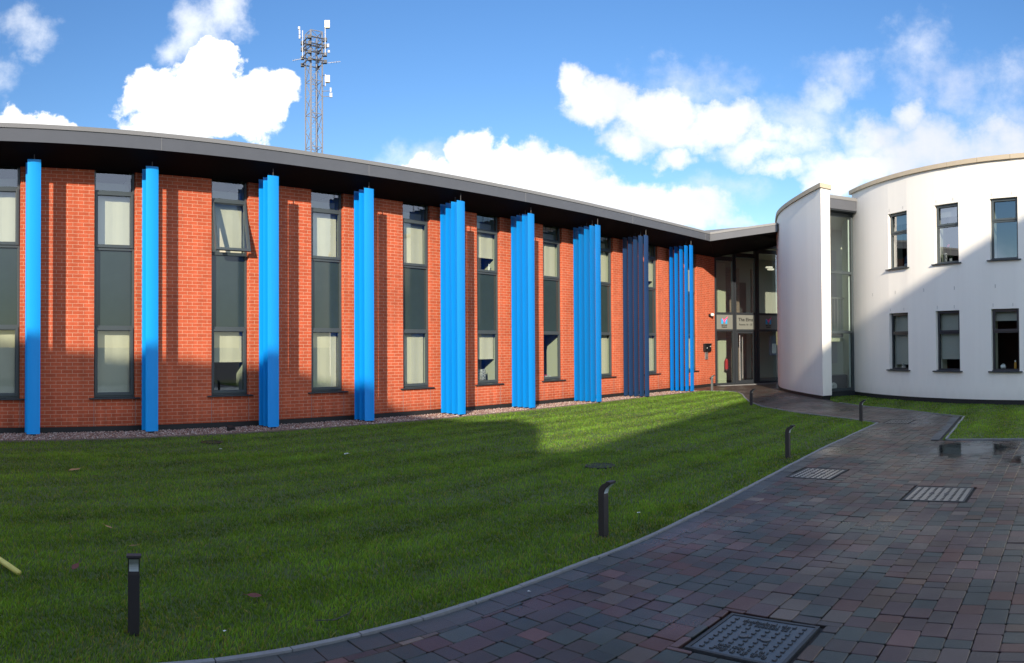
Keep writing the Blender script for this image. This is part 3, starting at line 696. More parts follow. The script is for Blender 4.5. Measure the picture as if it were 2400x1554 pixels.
def sash_mesh(w, h, t=.055, d=.05):
    """sash ring hung from z=0 downwards with a raised inner bead"""
    b = MB(); bar_frame(b, -w / 2, w / 2, -h, 0, 0, d, t)
    bar_frame(b, -w / 2 + t, w / 2 - t, -h + t, -t, .018, d, .012)
    return b

def brick_window(i, wx, up, low, lab, opened=False, oblique=False):
    """frame with sill, two sashes, spandrel and clerestory panes; local x across, y inwards"""
    Z = dict(sill=.70, m1=2.13, s1=3.79, u1=4.93, top=5.64)
    yb = .085
    b = MB(); h = WW / 2 - .004
    b.box(-h, -h + .045, yb, yb + .09, Z['sill'], Z['top']); b.box(h - .045, h, yb, yb + .09, Z['sill'], Z['top'])
    for z0, z1 in ((Z['sill'], Z['sill'] + .05), (Z['m1'] - .01, Z['m1'] + .05), (Z['s1'] - .05, Z['s1'] + .02), (Z['u1'] - .01, Z['u1'] + .05), (Z['top'] - .05, Z['top'])):
        b.box(-h + .045, h - .045, yb, yb + .09, z0, z1)
    w = b.build('window', M['frame'], B1, loc=(wx, W0, 0), bevel=.004)
    w['label'] = lab
    s = MB(); s.prism([(-h - .10, -.055), (h + .10, -.055), (h + .10, -.003), (-h - .10, -.003)], .668, [.690, .690, .697, .697]); s.box(-h + .002, h - .002, -.001, yb - .002, .668, .698)
    s.build('sill', M['sill'], w, bevel=.003)
    iw = 2 * h - .09
    # spandrel and clerestory glass
    g = MB(); g.quad((-h + .045, yb + .035, Z['m1'] + .05), (h - .045, yb + .035, Z['m1'] + .05), (h - .045, yb + .035, Z['s1'] - .05), (-h + .045, yb + .035, Z['s1'] - .05)); g.build('spandrel_pane', M['spandrel'], w)
    g = MB(); g.quad((-h + .045, yb + .035, Z['u1'] + .05), (h - .045, yb + .035, Z['u1'] + .05), (h - .045, yb + .035, Z['top'] - .05), (-h + .045, yb + .035, Z['top'] - .05)); g.build('clerestory_pane', M['glass'], w)
    for k, (z0, z1, cov, op) in enumerate(((Z['sill'] + .05, Z['m1'] - .01, low, False), (Z['s1'] + .02, Z['u1'] - .01, up, opened))):
        hh = z1 - z0 + .03
        sb = sash_mesh(2 * h - .05, hh, .055, .06); t = .067
        so_ = sb.build('sash', M['frame'], w, bevel=.004)
        so_.location = (0, yb - .022, z1 + .015)
        gp = MB(); gp.quad((-h + .025 + t, .035, -hh + t), (h - .025 - t, .035, -hh + t), (h - .025 - t, .035, -t), (-h + .025 + t, .035, -t))
        po_ = gp.build('pane', M['glass'], w); po_.location = so_.location
        if op:
            so_.rotation_euler = (radians(-13), 0, 0); po_.rotation_euler = so_.rotation_euler
        if cov > 0:
            zt = z1 + (.0); zb_ = zt - (z1 - z0) * cov
            bl = MB(); n = 10; pr = []
            for q in range(n + 1): pr.append(-h + .07 + (2 * h - .14) * q / n)
            for q in range(n):
                ya = yb + .13 + .004 * sin(q * 1.3 + i); yc = yb + .13 + .004 * sin((q + 1) * 1.3 + i)
                bl.quad((pr[q], ya, zb_), (pr[q + 1], yc, zb_), (pr[q + 1], yc, zt), (pr[q], ya, zt))
            if cov < .95: bl.box(-h + .07, h - .07, yb + .12, yb + .145, zb_ - .03, zb_)
            bl.build('blind', M['blind'], w)
    bl = MB(); bl.quad((-h + .06, yb + .20, 5.0), (h - .06, yb + .20, 5.0), (h - .06, yb + .20, 5.18), (-h + .06, yb + .20, 5.18)); bl.build('upper_blind', M['blind_grey'], w)
    return w
UPC = [1, 1, 1, 1, 1, .62, 1, 1, .72, 1]; LOC = [1, 1, .5, 1, 1, .52, 0, 1, 1, 1]
LABW = ['leftmost window cut by the frame edge', 'first full window from the left with a crumpled beige blind', 'window whose upper sash is tilted open', 'window with both blinds fully drawn, right of the first triple fins', 'window with a thin gap under its lower blind',
        'window with a bottle above and a black and white cushion below', 'window with no lower blind', 'window half hidden behind the mid-blue fins', 'window just right of the navy fins', 'last window before the glass entrance']
for i, wx in enumerate(WIN_X): brick_window(i, wx, UPC[i], LOC[i], LABW[i], opened=(i == 2))
# rooms behind: floors, back wall, partitions
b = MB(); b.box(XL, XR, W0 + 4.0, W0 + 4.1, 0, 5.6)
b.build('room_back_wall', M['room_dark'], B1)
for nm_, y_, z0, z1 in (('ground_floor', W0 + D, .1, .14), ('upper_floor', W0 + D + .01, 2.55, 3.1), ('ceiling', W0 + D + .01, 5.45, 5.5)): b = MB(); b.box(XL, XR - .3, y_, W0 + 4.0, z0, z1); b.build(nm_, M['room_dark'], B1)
for i, wx in enumerate(WIN_X):
    b = MB()
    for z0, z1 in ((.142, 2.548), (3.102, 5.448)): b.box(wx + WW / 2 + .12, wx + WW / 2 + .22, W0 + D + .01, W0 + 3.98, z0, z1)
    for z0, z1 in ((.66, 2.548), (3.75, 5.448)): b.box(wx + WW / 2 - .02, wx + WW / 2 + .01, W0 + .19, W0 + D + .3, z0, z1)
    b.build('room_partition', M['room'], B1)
# roof: fascia follows the eave, sloping canopy part by the entrance
EX = [XL, 2, 5, 8, 9.5, 11, 12.5, 14, 15.5, 17, 19, 21, 22.8, 24.25]
EAVE = [(x, W0 - overhang(x), zbot(x), ztop(x)) for x in EX]
END = [(24.55, 12.45, 5.78, 6.12), (24.85, 11.6, 5.885, 6.225), (25.12, 10.83, 5.98, 6.32)]
ALL = EAVE + END
def eave_strip(name, m, dy, dz0, dz1, top=None, ret=.03):
    b = MB(); pts = [(p[0], p[1]) for p in ALL]; O = offset_line(pts, dy)
    for i in range(len(ALL) - 1):
        a, c = ALL[i], ALL[i + 1]; A, C_ = O[i], O[i + 1]
        za0 = a[2] + dz0; zc0 = c[2] + dz0; za1 = (a[3] if top else a[2]) + dz1; zc1 = (c[3] if top else c[2]) + dz1
        b.quad((A[0], A[1], za0), (C_[0], C_[1], zc0), (C_[0], C_[1], zc1), (A[0], A[1], za1))
        I = offset_line(pts, dy - ret)
        b.quad((A[0], A[1], za1), (C_[0], C_[1], zc1), (I[i + 1][0], I[i + 1][1], zc1), (I[i][0], I[i][1], za1))
        b.quad((I[i][0], I[i][1], za0), (I[i + 1][0], I[i + 1][1], zc0), (C_[0], C_[1], zc0), (A[0], A[1], za0))
    return b.build(name, m, B1)
b = MB(); O = [(p[0], p[1]) for p in ALL]
for i in range(len(ALL) - 1):
    a, c = ALL[i], ALL[i + 1]
    b.quad((a[0], a[1], a[2]), (c[0], c[1], c[2]), (c[0], c[1], c[3] - .085), (a[0], a[1], a[3] - .085))
b.build('fascia', M['fascia'], B1)
b = MB(); O2 = offset_line(O, .018); I2 = offset_line(O, -.03)
for i in range(len(ALL) - 1):
    a, c = ALL[i], ALL[i + 1]
    for (P, Q, z0, z1, z2, z3) in ((O2[i], O2[i + 1], a[3] - .083, c[3] - .083, a[3], c[3]),):
        b.quad((P[0], P[1], z0), (Q[0], Q[1], z1), (Q[0], Q[1], z3), (P[0], P[1], z2))
        b.quad((I2[i][0], I2[i][1], z0), (I2[i + 1][0], I2[i + 1][1], z1), (Q[0], Q[1], z1), (P[0], P[1], z0))
        b.quad((P[0], P[1], z2), (Q[0], Q[1], z3), (I2[i + 1][0], I2[i + 1][1] + .1, z3 + .004), (I2[i][0], I2[i][1] + .1, z2 + .004))
b.build('roof_trim', M['fascia_trim'], B1)
for jx in (-1.0, 4.42, 9.3, 14.3, 19.2, 23.9):
    o_ = W0 - overhang(jx); b = MB(); b.box(jx - .004, jx + .004, o_ - .004, o_ + .02, zbot(jx) + .002, ztop(jx) - .087); b.build('fascia_joint', M['fascia_trim'], B1)
b = MB()
for i in range(len(EAVE) - 1):
    a, c = EAVE[i], EAVE[i + 1]
    b.quad((a[0], W0 - .002, 5.37), (c[0], W0 - .002, 5.37), (c[0], c[1] + .003, c[2] + .001), (a[0], a[1] + .003, a[2] + .001))
a = EAVE[-1]; SC = [(24.25, W0 - .002, 5.37), (26.88, W0 - .002, 5.40), (30.6, 12.4, 6.32), (27.2, 11.75, 6.18)]
b.poly([SC[0], SC[1], (a[0], a[1] + .003, a[2] + .001)])
b.poly([(a[0], a[1], a[2] + .001), SC[1], (END[0][0], END[0][1], END[0][2] + .001)])
b.poly([(END[0][0], END[0][1], END[0][2] + .001), SC[1], SC[2]])
b.poly([(END[0][0], END[0][1], END[0][2] + .001), SC[2], (END[1][0], END[1][1], END[1][2] + .001)])
b.poly([(END[1][0], END[1][1], END[1][2] + .001), SC[2], SC[3], (END[2][0], END[2][1], END[2][2] + .001)])
b.build('soffit', M['soffit'], B1)
b = MB()
for i in range(len(EAVE) - 1):
    a, c = EAVE[i], EAVE[i + 1]; b.quad((a[0], a[1] + .05, a[3] - .01), (c[0], c[1] + .05, c[3] - .01), (c[0], 26, c[3] + .25), (a[0], 26, a[3] + .25))
a = EAVE[-1]; b.poly([(a[0], a[1] + .05, a[3] - .01), (END[0][0] + .05, END[0][1], END[0][3] - .01), (END[1][0] + .05, END[1][1], END[1][3] - .01), (END[2][0] + .05, END[2][1], END[2][3] - .01), (28, 12, 6.4), (32, 13, 6.5), (32, 26, 6.4), (a[0], 26, 6.15)])
b.build('roof', M['roof'], B1)

# ------------------------------------------------------------------ glass entrance
E0 = Vector((26.9, 14.5, 0)); ED = Vector((.8665, -.4992, 0)); ER = atan2(ED.y, ED.x)
ENT = empty('glazed_entrance', E0, ER); tag(ENT, 'two-storey glazed entrance in a slate frame between the brick wall and the white curved wall', 'entrance')
def top_at(s): return 5.56 + .19 * s
b = MB()
for s0, s1 in ((0.02, .085), (.90, .965), (1.02, 1.09), (2.06, 2.13), (2.20, 2.29), (3.75, 3.83)):
    zt = min(top_at(s0), 6.3); b.box(s0, s1, 0, .12, .03, zt)
b.box(.967, 1.018, .03, .10, .03, top_at(.9)); b.box(2.132, 2.198, .03, .10, .03, top_at(2.0))
for s0, s1 in ((.087, .898), (1.092, 2.058), (2.292, 3.748)):
    b.box(s0, s1, .005, .115, 2.29, 2.38); b.box(s0, s1, .005, .115, 3.0, 3.10); b.box(s0, s1, .005, .115, top_at(s0) - .28, top_at(s0) - .10)
    if s0 != 1.092: b.box(s0, s1, .005, .115, .03, .10)
b.build('entrance_frame', M['frame_dark'], ENT, bevel=.004)
b = MB(); b.box(-.02, .018, -.01, .13, .02, 5.6); b.build('corner_post', M['frame_dark'], ENT)
b = MB()
for s0, s1 in ((.087, .898), (1.092, 2.058), (2.292, 3.748)):
    for z0, z1 in ((3.10, top_at(s0) - .28),) + (((.10, 2.29),) if s0 != 1.092 else ()):
        b.quad((s0, .06, z0), (s1, .06, z0), (s1, .06, z1), (s0, .06, z1))
b.build('pane', M['lobby_glass'], ENT)
b = MB()
dr = MB(); bar_frame(dr, 1.10, 2.05, .035, 2.28, .03, .09, .075, .16); door = dr.build('door', M['frame_dark'], ENT, bevel=.003); door['label'] = 'glass entrance door with tall steel pull handle'
g = MB(); g.quad((1.176, .06, .196), (1.974, .06, .196), (1.974, .06, 2.205), (1.176, .06, 2.205)); g.build('door_glass', M['lobby_glass'], door)
h = MB(); h.tube([(1.225, -.02, .18), (1.225, -.02, 2.12)], .016); h.box(1.218, 1.232, -.02, .03, .5, .53); h.box(1.218, 1.232, -.02, .03, 1.8, 1.83); h.build('handle', M['silver'], door)
h = MB(); h.box(1.375, 1.395, -.012, .028, .26, 2.06); h.build('door_edge_strip', M['silver'], door)
b = MB(); b.box(.967, 1.09, -.30, 0, .0, .05) if False else None
# sign band
def text_mesh(body, size, m, parent, loc, bold=.0, name='lettering', rx=pi / 2, rz=0.0, ext=.002, align='CENTER'):
    cu = bpy.data.curves.new(name, 'FONT'); cu.body = body; cu.size = size; cu.align_x = align; cu.extrude = ext; cu.offset = bold
    t = bpy.data.objects.new(name + '_curve', cu); COL.objects.link(t)
    bpy.context.view_layer.update()
    me = bpy.data.meshes.new_from_object(t.evaluated_get(bpy.context.evaluated_depsgraph_get()))
    bpy.data.objects.remove(t); bpy.data.curves.remove(cu)
    me.materials.clear(); me.materials.append(m); o = bpy.data.objects.new(name, me); COL.objects.link(o); o.parent = parent; o.location = loc; o.rotation_euler = (rx, 0, rz); return o
def logo(parent, cx, cz):
    s = .30
    b = MB()
    for q in (-1, 1): b.poly([(cx + q * s * .5, .012, cz - .12), (cx + q * s * .5, .012, cz + .10), (cx + q * s * .20, .012, cz + .03), (cx + q * s * .20, .012, cz - .12)][::q])
    b.poly([(cx - .15, .0115, cz + .10), (cx - .09, .0115, cz + .11), (cx + .0, .0115, cz - .005), (cx - .0, .0115, cz - .06)])
    b.build('logo_mark', M['blue_logo'], parent)
    b = MB(); b.poly([(cx - .10, .009, cz + .13), (cx - .02, .009, cz + .05), (cx + .20, .009, cz + .22), (cx + .01, .009, cz - .07)][::1]); b.poly([(cx - .12, .0088, cz + .135), (cx + .01, .0088, cz - .07), (cx + .03, .0088, cz - .02), (cx - .06, .0088, cz + .10)]); b.build('logo_tick', M['pink_logo'], parent)
    text_mesh('McComb', .075, M['text'], parent, (cx, .010, cz - .20), .0015); text_mesh('Students', .075, M['text'], parent, (cx, .010, cz - .275), .0015)
for nm, (s0, s1) in zip(('left sign panel with a blue and pink tick logo', 'sign panel over the door reading The Elms', 'right sign panel with a blue and pink tick logo'), ((.087, .898), (1.092, 2.058), (2.292, 3.748))):
    b = MB(); b.box(s0, s1, .02, .05, 2.38, 3.0); pn = b.build('sign_panel', M['board'], ENT); pn['label'] = nm
    if s0 == 1.092:
        text_mesh('The Elms', .205, M['text'], pn, (1.575, .018, 2.73), .003); text_mesh('Rooms 16 - 25', .115, M['text'], pn, (1.575, .018, 2.55), .0015)
    else: logo(pn, .47 if s0 < 1 else 2.78, 2.73)
# lobby inside
b = MB(); b.box(0.0, 9, .16, 4.5, .0, .03); b.build('lobby_floor', M['lobby_floor'], ENT)
b = MB(); b.box(-.2, 9, 4.0, 4.1, .03, 6.4); b.build('lobby_wall', M['lobby_wall'], ENT)
b = MB(); b.box(.70, 1.12, .9, .98, .03, 2.45); b.box(.70, 1.12, .9, .98, 2.95, 5.3); b.build('bright_wall', M['bright_wall'], ENT)  # pale wall strip; its sunlit look is put into the lighter plaster
b = MB(); b.box(1.18, 2.25, 1.5, 1.6, .03, 2.48); b.box(1.18, 2.25, 1.5, 1.6, 2.92, 5.2); b.build('lobby_brick_pier', M['grey_brick'], ENT, uv=True)
b = MB(); b.box(3.0, 3.35, 1.6, 1.7, .03, 2.48); b.box(3.0, 3.35, 1.6, 1.7, 2.92, 5.2); b.build('brick_return', M['grey_brick'], ENT, uv=True)
b = MB(); b.box(.04, 8, .2, 3.99, 2.5, 2.9); b.build('lobby_landing', M['room_dark'], ENT)
b = MB(); b.box(.04, 8, .2, 3.99, 6.0, 6.05); b.build('lobby_ceiling', M['room'], ENT)
b = MB(); b.prism([(.02, .02), (5.0, .02), (5.0, .11), (.02, .11)], [5.46, 6.30, 6.30, 5.46], [6.2, 6.9, 6.9, 6.2]); b.build('head_panel', M['frame_dark'], ENT)
b = MB(); b.box(7.9, 8, .2, 3.99, 0, 6.4); b.build('end_wall', M['lobby_wall'], ENT)
b = MB(); b.box(2.5, 2.95, 2.0, 2.05, .03, 2.2); b.box(2.5, 2.95, 2.0, 2.05, 2.95, 4.6); b.build('inner_door', M['room_dark'], ENT)
b = MB(); b.box(3.9, 4.3, 1.5, 1.53, 1.2, 2.1); b.build('notice_board', mat('notice_blue', (.03, .06, .12), .6), ENT); b = MB(); b.box(4.05, 4.28, 1.49, 1.497, 1.3, 1.75); b.build('notice_sheet', M['paper'], ENT)
for lx, ly, lz in ((3.5, .9, 5.22), (4.1, 1.6, 5.22)):
    b = MB(); b.lathe([(.16, 0), (.17, .03), (.15, .06)], (lx, ly, lz)); b.build('ceiling_lamp', M['lamp'], ENT)
# doorstep
struct(MB().prism([(26.9, 14.45), (26.75, 14.2), (30.0, 12.1), (30.4, 12.5)], -.02, .022).build('doorstep', M['kerb']))

def put(o, m4): o.matrix_world = m4
# fire extinguisher hung behind the left lobby pane
P = E0 + ED * 1.02 + Vector((.499, .8665, 0)) * .74
ex = empty('fire_extinguisher', (P.x, P.y, .62)); tag(ex, 'red fire extinguisher hanging behind the left pane of the glass entrance', 'extinguisher')
MB().lathe([(.02, 0), (.075, .01), (.08, .04), (.08, .40), (.06, .46), (.03, .49)]).build('cylinder', M['red'], ex, smooth=False)
MB().lathe([(.025, .49), (.03, .51), (.03, .54), (.02, .56)]).box(-.015, .09, -.012, .012, .545, .565).build('valve', M['black'], ex)
MB().tube([(.02, 0, .53), (.10, 0, .5), (.12, 0, .35), (.11, 0, .12)], .013).build('hose', M['black'], ex)
MB().lathe([(.085, -.03), (.09, .0), (.08, .03)]).build('base_ring', M['black'], ex)

# things fixed on the last brick pier
o = empty('intercom_box', (26.12, W0, 1.62)); tag(o, 'black box with small white mark on brick pier left of the glass entrance', 'intercom box')
MB().box(-.27, .27, -.10, -.003, -.16, .16).build('housing', M['black'], o, bevel=.01); MB().box(-.28, .28, -.12, -.10, .12, .165).build('hood', M['black'], o); MB().box(.13, .22, -.105, -.101, .03, .055).build('badge', M['white_plastic'], o)
MB().box(-.12, -.08, -.106, -.101, -.04, 0).build('lens', M['white_plastic'], o)
o = empty('keypad_panel', (26.10, W0, 1.30)); tag(o, 'silver door-entry panel under the black box beside the entrance', 'keypad')
MB().box(-.12, .12, -.03, -.003, -.17, .15).build('plate', M['silver'], o, bevel=.006); MB().box(-.015, .03, -.036, -.031, .07, .10).build('button', M['black'], o); MB().box(-.015, .03, -.036, -.031, -.12, -.07).build('lock', M['black'], o)
o = empty('security_light', (26.42, W0, 2.96)); tag(o, 'small white security sensor high on the last brick pier', 'sensor')
MB().box(-.09, .03, -.09, -.003, -.05, .04).build('bracket', M['black'], o); MB().lathe([(.02, 0), (.07, .015), (.085, .06), (.07, .11), (.02, .125)], (.03, -.12, -.05)).build('head', M['white_plastic'], o)
o = empty('outside_tap', (26.38, W0, .33)); tag(o, 'small dark tap low on the brick pier beside the entrance', 'tap')
MB().tube([(0, -.003, 0), (0, -.09, 0), (0, -.11, -.06)], .018).build('spout', M['black'], o); MB().box(-.06, .06, -.07, -.05, .02, .05).build('handle', M['black'], o)

# ------------------------------------------------------------------ blue fins
FX = [1.95, 4.36, 7.0, 9.48, 12.14, 14.74, 17.51, 20.15, 23.14]
NF = [2, 2, 3, 3, 4, 4, 5, 5, 5]
FCOL = [(.001, .30, .78), (.001, .30, .78), (.001, .27, .76), (.001, .26, .75), (.001, .225, .66), (.001, .21, .62), (.001, .17, .50), (.012, .040, .115), (.001, .16, .54)]  # a separate blue for each stack, mostly deeper towards the entrance
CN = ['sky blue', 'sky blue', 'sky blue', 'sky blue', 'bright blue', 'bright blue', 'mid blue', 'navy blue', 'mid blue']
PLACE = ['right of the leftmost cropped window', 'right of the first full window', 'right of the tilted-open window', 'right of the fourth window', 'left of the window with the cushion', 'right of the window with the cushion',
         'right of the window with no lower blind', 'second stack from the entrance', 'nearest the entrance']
fmats = [mat('fin_tone_%d' % i, c, .42, spec=.4, noise=(2, .03)) for i, c in enumerate(FCOL)]
def lens_profile(w, t, n=9):
    pts = []
    for i in range(n): u = -1 + 2 * i / (n - 1); pts.append((u * w / 2, -t * (1 - u * u)))
    for i in range(n - 2, 0, -1): u = -1 + 2 * i / (n - 1); pts.append((u * w / 2, t * .5 * (1 - u * u)))
    return pts
ORD = {2: ['outer', 'inner'], 3: ['outermost', 'middle', 'innermost'], 4: ['outermost', 'second', 'third', 'innermost'], 5: ['outermost', 'second', 'third', 'fourth', 'innermost']}
blade_me = {}
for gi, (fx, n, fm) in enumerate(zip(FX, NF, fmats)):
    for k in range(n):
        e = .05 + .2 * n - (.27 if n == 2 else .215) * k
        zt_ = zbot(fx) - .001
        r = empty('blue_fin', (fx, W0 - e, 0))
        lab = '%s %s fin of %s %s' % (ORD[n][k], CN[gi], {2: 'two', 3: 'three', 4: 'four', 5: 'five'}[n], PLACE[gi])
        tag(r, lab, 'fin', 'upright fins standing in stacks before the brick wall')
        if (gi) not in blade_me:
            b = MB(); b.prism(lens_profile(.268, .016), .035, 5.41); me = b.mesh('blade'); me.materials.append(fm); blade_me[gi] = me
            b = MB(); b.tube([(0, 0, 5.411), (0, 0, 5.63)], .010, 6); me = b.mesh('hanger_rod'); me.materials.append(M['steel_dark']); blade_me[(gi, 'r')] = me
            b = MB(); b.box(-.05, .05, -.015, .012, -.02, .034); me = b.mesh('foot_bracket'); me.materials.append(M['black']); blade_me[(gi, 'f')] = me
        for nm, key in (('blade', gi), ('hanger_rod', (gi, 'r')), ('foot_bracket', (gi, 'f'))):
            o = bpy.data.objects.new(nm, blade_me[key]); COL.objects.link(o); o.parent = r

# ------------------------------------------------------------------ white building
CX, CY, RR = 29.5274, -.3618, 9.9002
WB = empty('white_building', (CX, CY, 0)); tag(WB, 'curved cream-white rendered building with sandstone coping and slate-framed windows, right edge of the view', 'building')
HOLES = [(142.75, 147.75, .85 * 0 + 4.0, 5.70), (154.0, 158.75, 4.0, 5.70), (164.45, 169.15, 4.0, 5.70), (175.3, 180.0, 4.0, 5.70)]
HOLEL = [(142.75, 147.75, .92, 2.64), (154.0, 158.75, .92, 2.64), (164.45, 169.15, .92, 2.64), (175.3, 180.0, .92, 2.64)]
def pc(a, r): return (r * cos(radians(a)), r * sin(radians(a)))
A0, A1 = 129.3, 215.0
cuts = sorted(set([A0, A1] + [h[0] for h in HOLES] + [h[1] for h in HOLES])); Z0, Z1 = .125, 6.74
b = MB()
for a, c in zip(cuts, cuts[1:]):
    hole = any(abs(a - h[0]) < .01 for h in HOLES)
    spans = [(Z0, Z1)] if not hole else [(Z0, .92), (2.64, 4.0), (5.70, Z1)]
    n = max(1, int((c - a) / 1.2))
    for i in range(n):
        p, q = a + (c - a) * i / n, a + (c - a) * (i + 1) / n
        if hole: p, q = (a, c) if i == 0 else (None, None)
        if p is None: continue
        for z0, z1 in spans:
            o1, o2 = pc(p, RR), pc(q, RR); i1, i2 = pc(p, RR - .3), pc(q, RR - .3)
            b.quad((o1[0], o1[1], z0), (o2[0], o2[1], z0), (o2[0], o2[1], z1), (o1[0], o1[1], z1))
            if hole:
                for z, up in ((z0, 0), (z1, 1)):
                    if Z0 < z < Z1: b.quad((o1[0], o1[1], z), (o2[0], o2[1], z), (i2[0], i2[1], z), (i1[0], i1[1], z))
    # jambs
    for h_, hc in ((a, hole),):
        if hc:
            for z0, z1 in ((.92, 2.64), (4.0, 5.70)):
                for ang in (a, c):
                    o1, i1 = pc(ang, RR), pc(ang, RR - .3); b.quad((o1[0], o1[1], z0), (i1[0], i1[1], z0), (i1[0], i1[1], z1), (o1[0], o1[1], z1))
for ang in (A0, A1):
    o1, i1 = pc(ang, RR), pc(ang, RR - .45); b.quad((o1[0], o1[1], Z0), (i1[0], i1[1], Z0), (i1[0], i1[1], Z1), (o1[0], o1[1], Z1))
wall = b.build('rendered_wall', M['white'], WB)
me = wall.data
# smooth shading across the curve: weld and custom smooth by angle
import bmesh
bm = bmesh.new(); bm.from_mesh(me); bmesh.ops.remove_doubles(bm, verts=bm.verts, dist=.0005); bmesh.ops.recalc_face_normals(bm, faces=bm.faces)
for f_ in bm.faces: f_.smooth = True
for e_ in bm.edges: e_.smooth = (len(e_.link_faces) == 2 and e_.calc_face_angle(9) < radians(12))
bm.to_mesh(me); bm.free()
def ring(b, a0, a1, r0, r1, z0, z1, step=1.5):
    n = max(1, int((a1 - a0) / step)); ang = [a0 + (a1 - a0) * i / n for i in range(n + 1)]
    for p, q in zip(ang, ang[1:]):
        P = [pc(p, r0), pc(q, r0), pc(q, r1), pc(p, r1)]
        for pts in ([(P[0], z0), (P[1], z0), (P[1], z1), (P[0], z1)], [(P[3], z0), (P[2], z0), (P[2], z1), (P[3], z1)], [(P[0], z1), (P[1], z1), (P[2], z1), (P[3], z1)], [(P[0], z0), (P[1], z0), (P[2], z0), (P[3], z0)]):
            b.quad(*[(x[0], x[1], z) for x, z in pts])
    for a_ in (a0, a1):
        p, q = pc(a_, r0), pc(a_, r1); b.quad((p[0], p[1], z0), (q[0], q[1], z0), (q[0], q[1], z1), (p[0], p[1], z1))
b = MB(); st = 5.6; a = A0 - .6
while a < A1:
    c = min(a + st, A1); ring(b, a + (.03 if a > A0 else 0), c, RR + .07, RR - .5, Z1 + .002, 6.87); a = c + .03
b.build('coping', M['coping'], WB)
b = MB(); ring(b, A0 + .3, A1, RR - .02, RR - .3, -.06, Z0 - .002); b.build('plinth', M['plinth'], WB)
b = MB(); ring(b, A0, A1, RR - 3.2, RR - 3.3, .1, 6.6, 4); b.build('room_back_wall', M['room_dark'], WB)
b = MB(); ring(b, A0 + 3.5, A0 + 4, RR - .32, RR - 3.19, .16, 6.19, 4); b.build('room_end_wall', M['room_dark'], WB)
b = MB(); ring(b, A0, A1, RR - .05, RR - 7, 6.32, 6.42, 4); b.build('roof', M['roof'], WB)
for nm_, r_, z0, z1 in (('upper_floor', .31, 2.95, 3.3), ('ground_floor', .31, .1, .15), ('ceiling', .31, 6.2, 6.3)): b = MB(); ring(b, A0 + 1, A1, RR - r_, RR - 3.2, z0, z1, 4); b.build(nm_, M['room_dark'], WB)
# fixing slots and weep marks in the render
def slot(ang, z0, z1, w=.05):
    b = MB(); p, q = pc(ang, RR + .003), pc(ang + w, RR + .003); b.quad((p[0], p[1], z0), (q[0], q[1], z0), (q[0], q[1], z1), (p[0], p[1], z1)); b.build('weep_slot', M['fascia'], WB)
for a0, a1, z0, z1 in HOLES + HOLEL:
    for ang in (a0 + .35, a1 - 1.0): slot(ang, z1 + .06, z1 + .15)
for ang in (137.6, 144.5, 151.5, 157.8, 165.2, 172.5): slot(ang, 3.22, 3.32, .07)
def white_window(a0, a1, z0, z1, upper, lab, blind):
    am = (a0 + a1) / 2; w = RR * radians(a1 - a0) - .01; h = w / 2; ht = z1 - z0
    cth, sth = cos(radians(am)), sin(radians(am)); rz = atan2(cth, -sth)
    rc = RR * cos(radians((a1 - a0) / 2))
    loc = (cth * rc, sth * rc, 0); yb = .10; t = .055; zm = z0 + ht * .625
    fm = M['frame'] if upper else M['frame_dark']
    b = MB(); bar_frame(b, -h, h, z0 + .002, z1 - .002, yb, yb + .08, t); b.box(-h + t, h - t, yb + .001, yb + .079, zm - .02, zm + .045)
    w_ = b.build('window', fm, WB, loc=loc, rotz=rz, bevel=.004); w_['label'] = lab
    b = MB(); bar_frame(b, -h + .03, h - .03, zm + .03, z1 - .025, yb - .02, yb - .001, .055); b.build('sash', fm, w_, bevel=.003)
    b = MB(); b.prism([(-h - .09, -.075), (h + .09, -.075), (h + .09, .0), (-h - .09, .0)], z0 - .035, [z0 - .008, z0 - .008, z0 + .001, z0 + .001]); b.box(-h + .001, h - .001, .002, yb - .002, z0 - .03, z0 + .02); b.build('sill', M['sill'], w_, bevel=.004)
    b = MB(); b.quad((-h + t, yb + .04, z0 + t), (h - t, yb + .04, z0 + t), (h - t, yb + .04, zm - .02), (-h + t, yb + .04, zm - .02)); b.quad((-h + t, yb + .04, zm + .045), (h - t, yb + .04, zm + .045), (h - t, yb + .04, z1 - t), (-h + t, yb + .04, z1 - t)); b.build('pane', M['coated_glass'] if upper else M['low_glass'], w_)
    b = MB(); b.quad((-h - .02, yb + .09, z0), (-h - .02, yb + .5, z0), (-h - .02, yb + .5, z1), (-h - .02, yb + .09, z1)); b.quad((h + .02, yb + .09, z0), (h + .02, yb + .5, z0), (h + .02, yb + .5, z1), (h + .02, yb + .09, z1)); b.build('reveal', M['room'], w_)
    if blind:
        zt = z1 - .03; zb_ = zt - ht * blind; b = MB(); b.quad((-h + .05, yb + .12, zb_), (h - .05, yb + .12, zb_), (h - .05, yb + .12, zt), (-h + .05, yb + .12, zt)); b.box(-h + .05, h - .05, yb + .11, yb + .13, zb_ - .025, zb_); b.build('blind', M['blind_grey'], w_)
    return loc, rz, z0
WLU = ['upper window nearest the glazed link with a small ornament', 'upper window with an orchid on its sill', 'upper window half in shade reflecting cloud', 'upper window beyond the view edge']
WLL = ['lower window nearest the glazed link with long grey blind', 'lower window with a grey blind raised at its foot', 'lower window with bottles on its sill', 'lower window beyond the view edge']
white_frames = []
for (h, lab, bl) in zip(HOLES, WLU, (.17, .17, 0, .2)): white_frames.append(white_window(h[0], h[1], h[2], h[3], True, lab, bl))
for (h, lab, bl) in zip(HOLEL, WLL, (.88, .78, .16, .5)): white_frames.append(white_window(h[0], h[1], h[2], h[3], False, lab, bl))

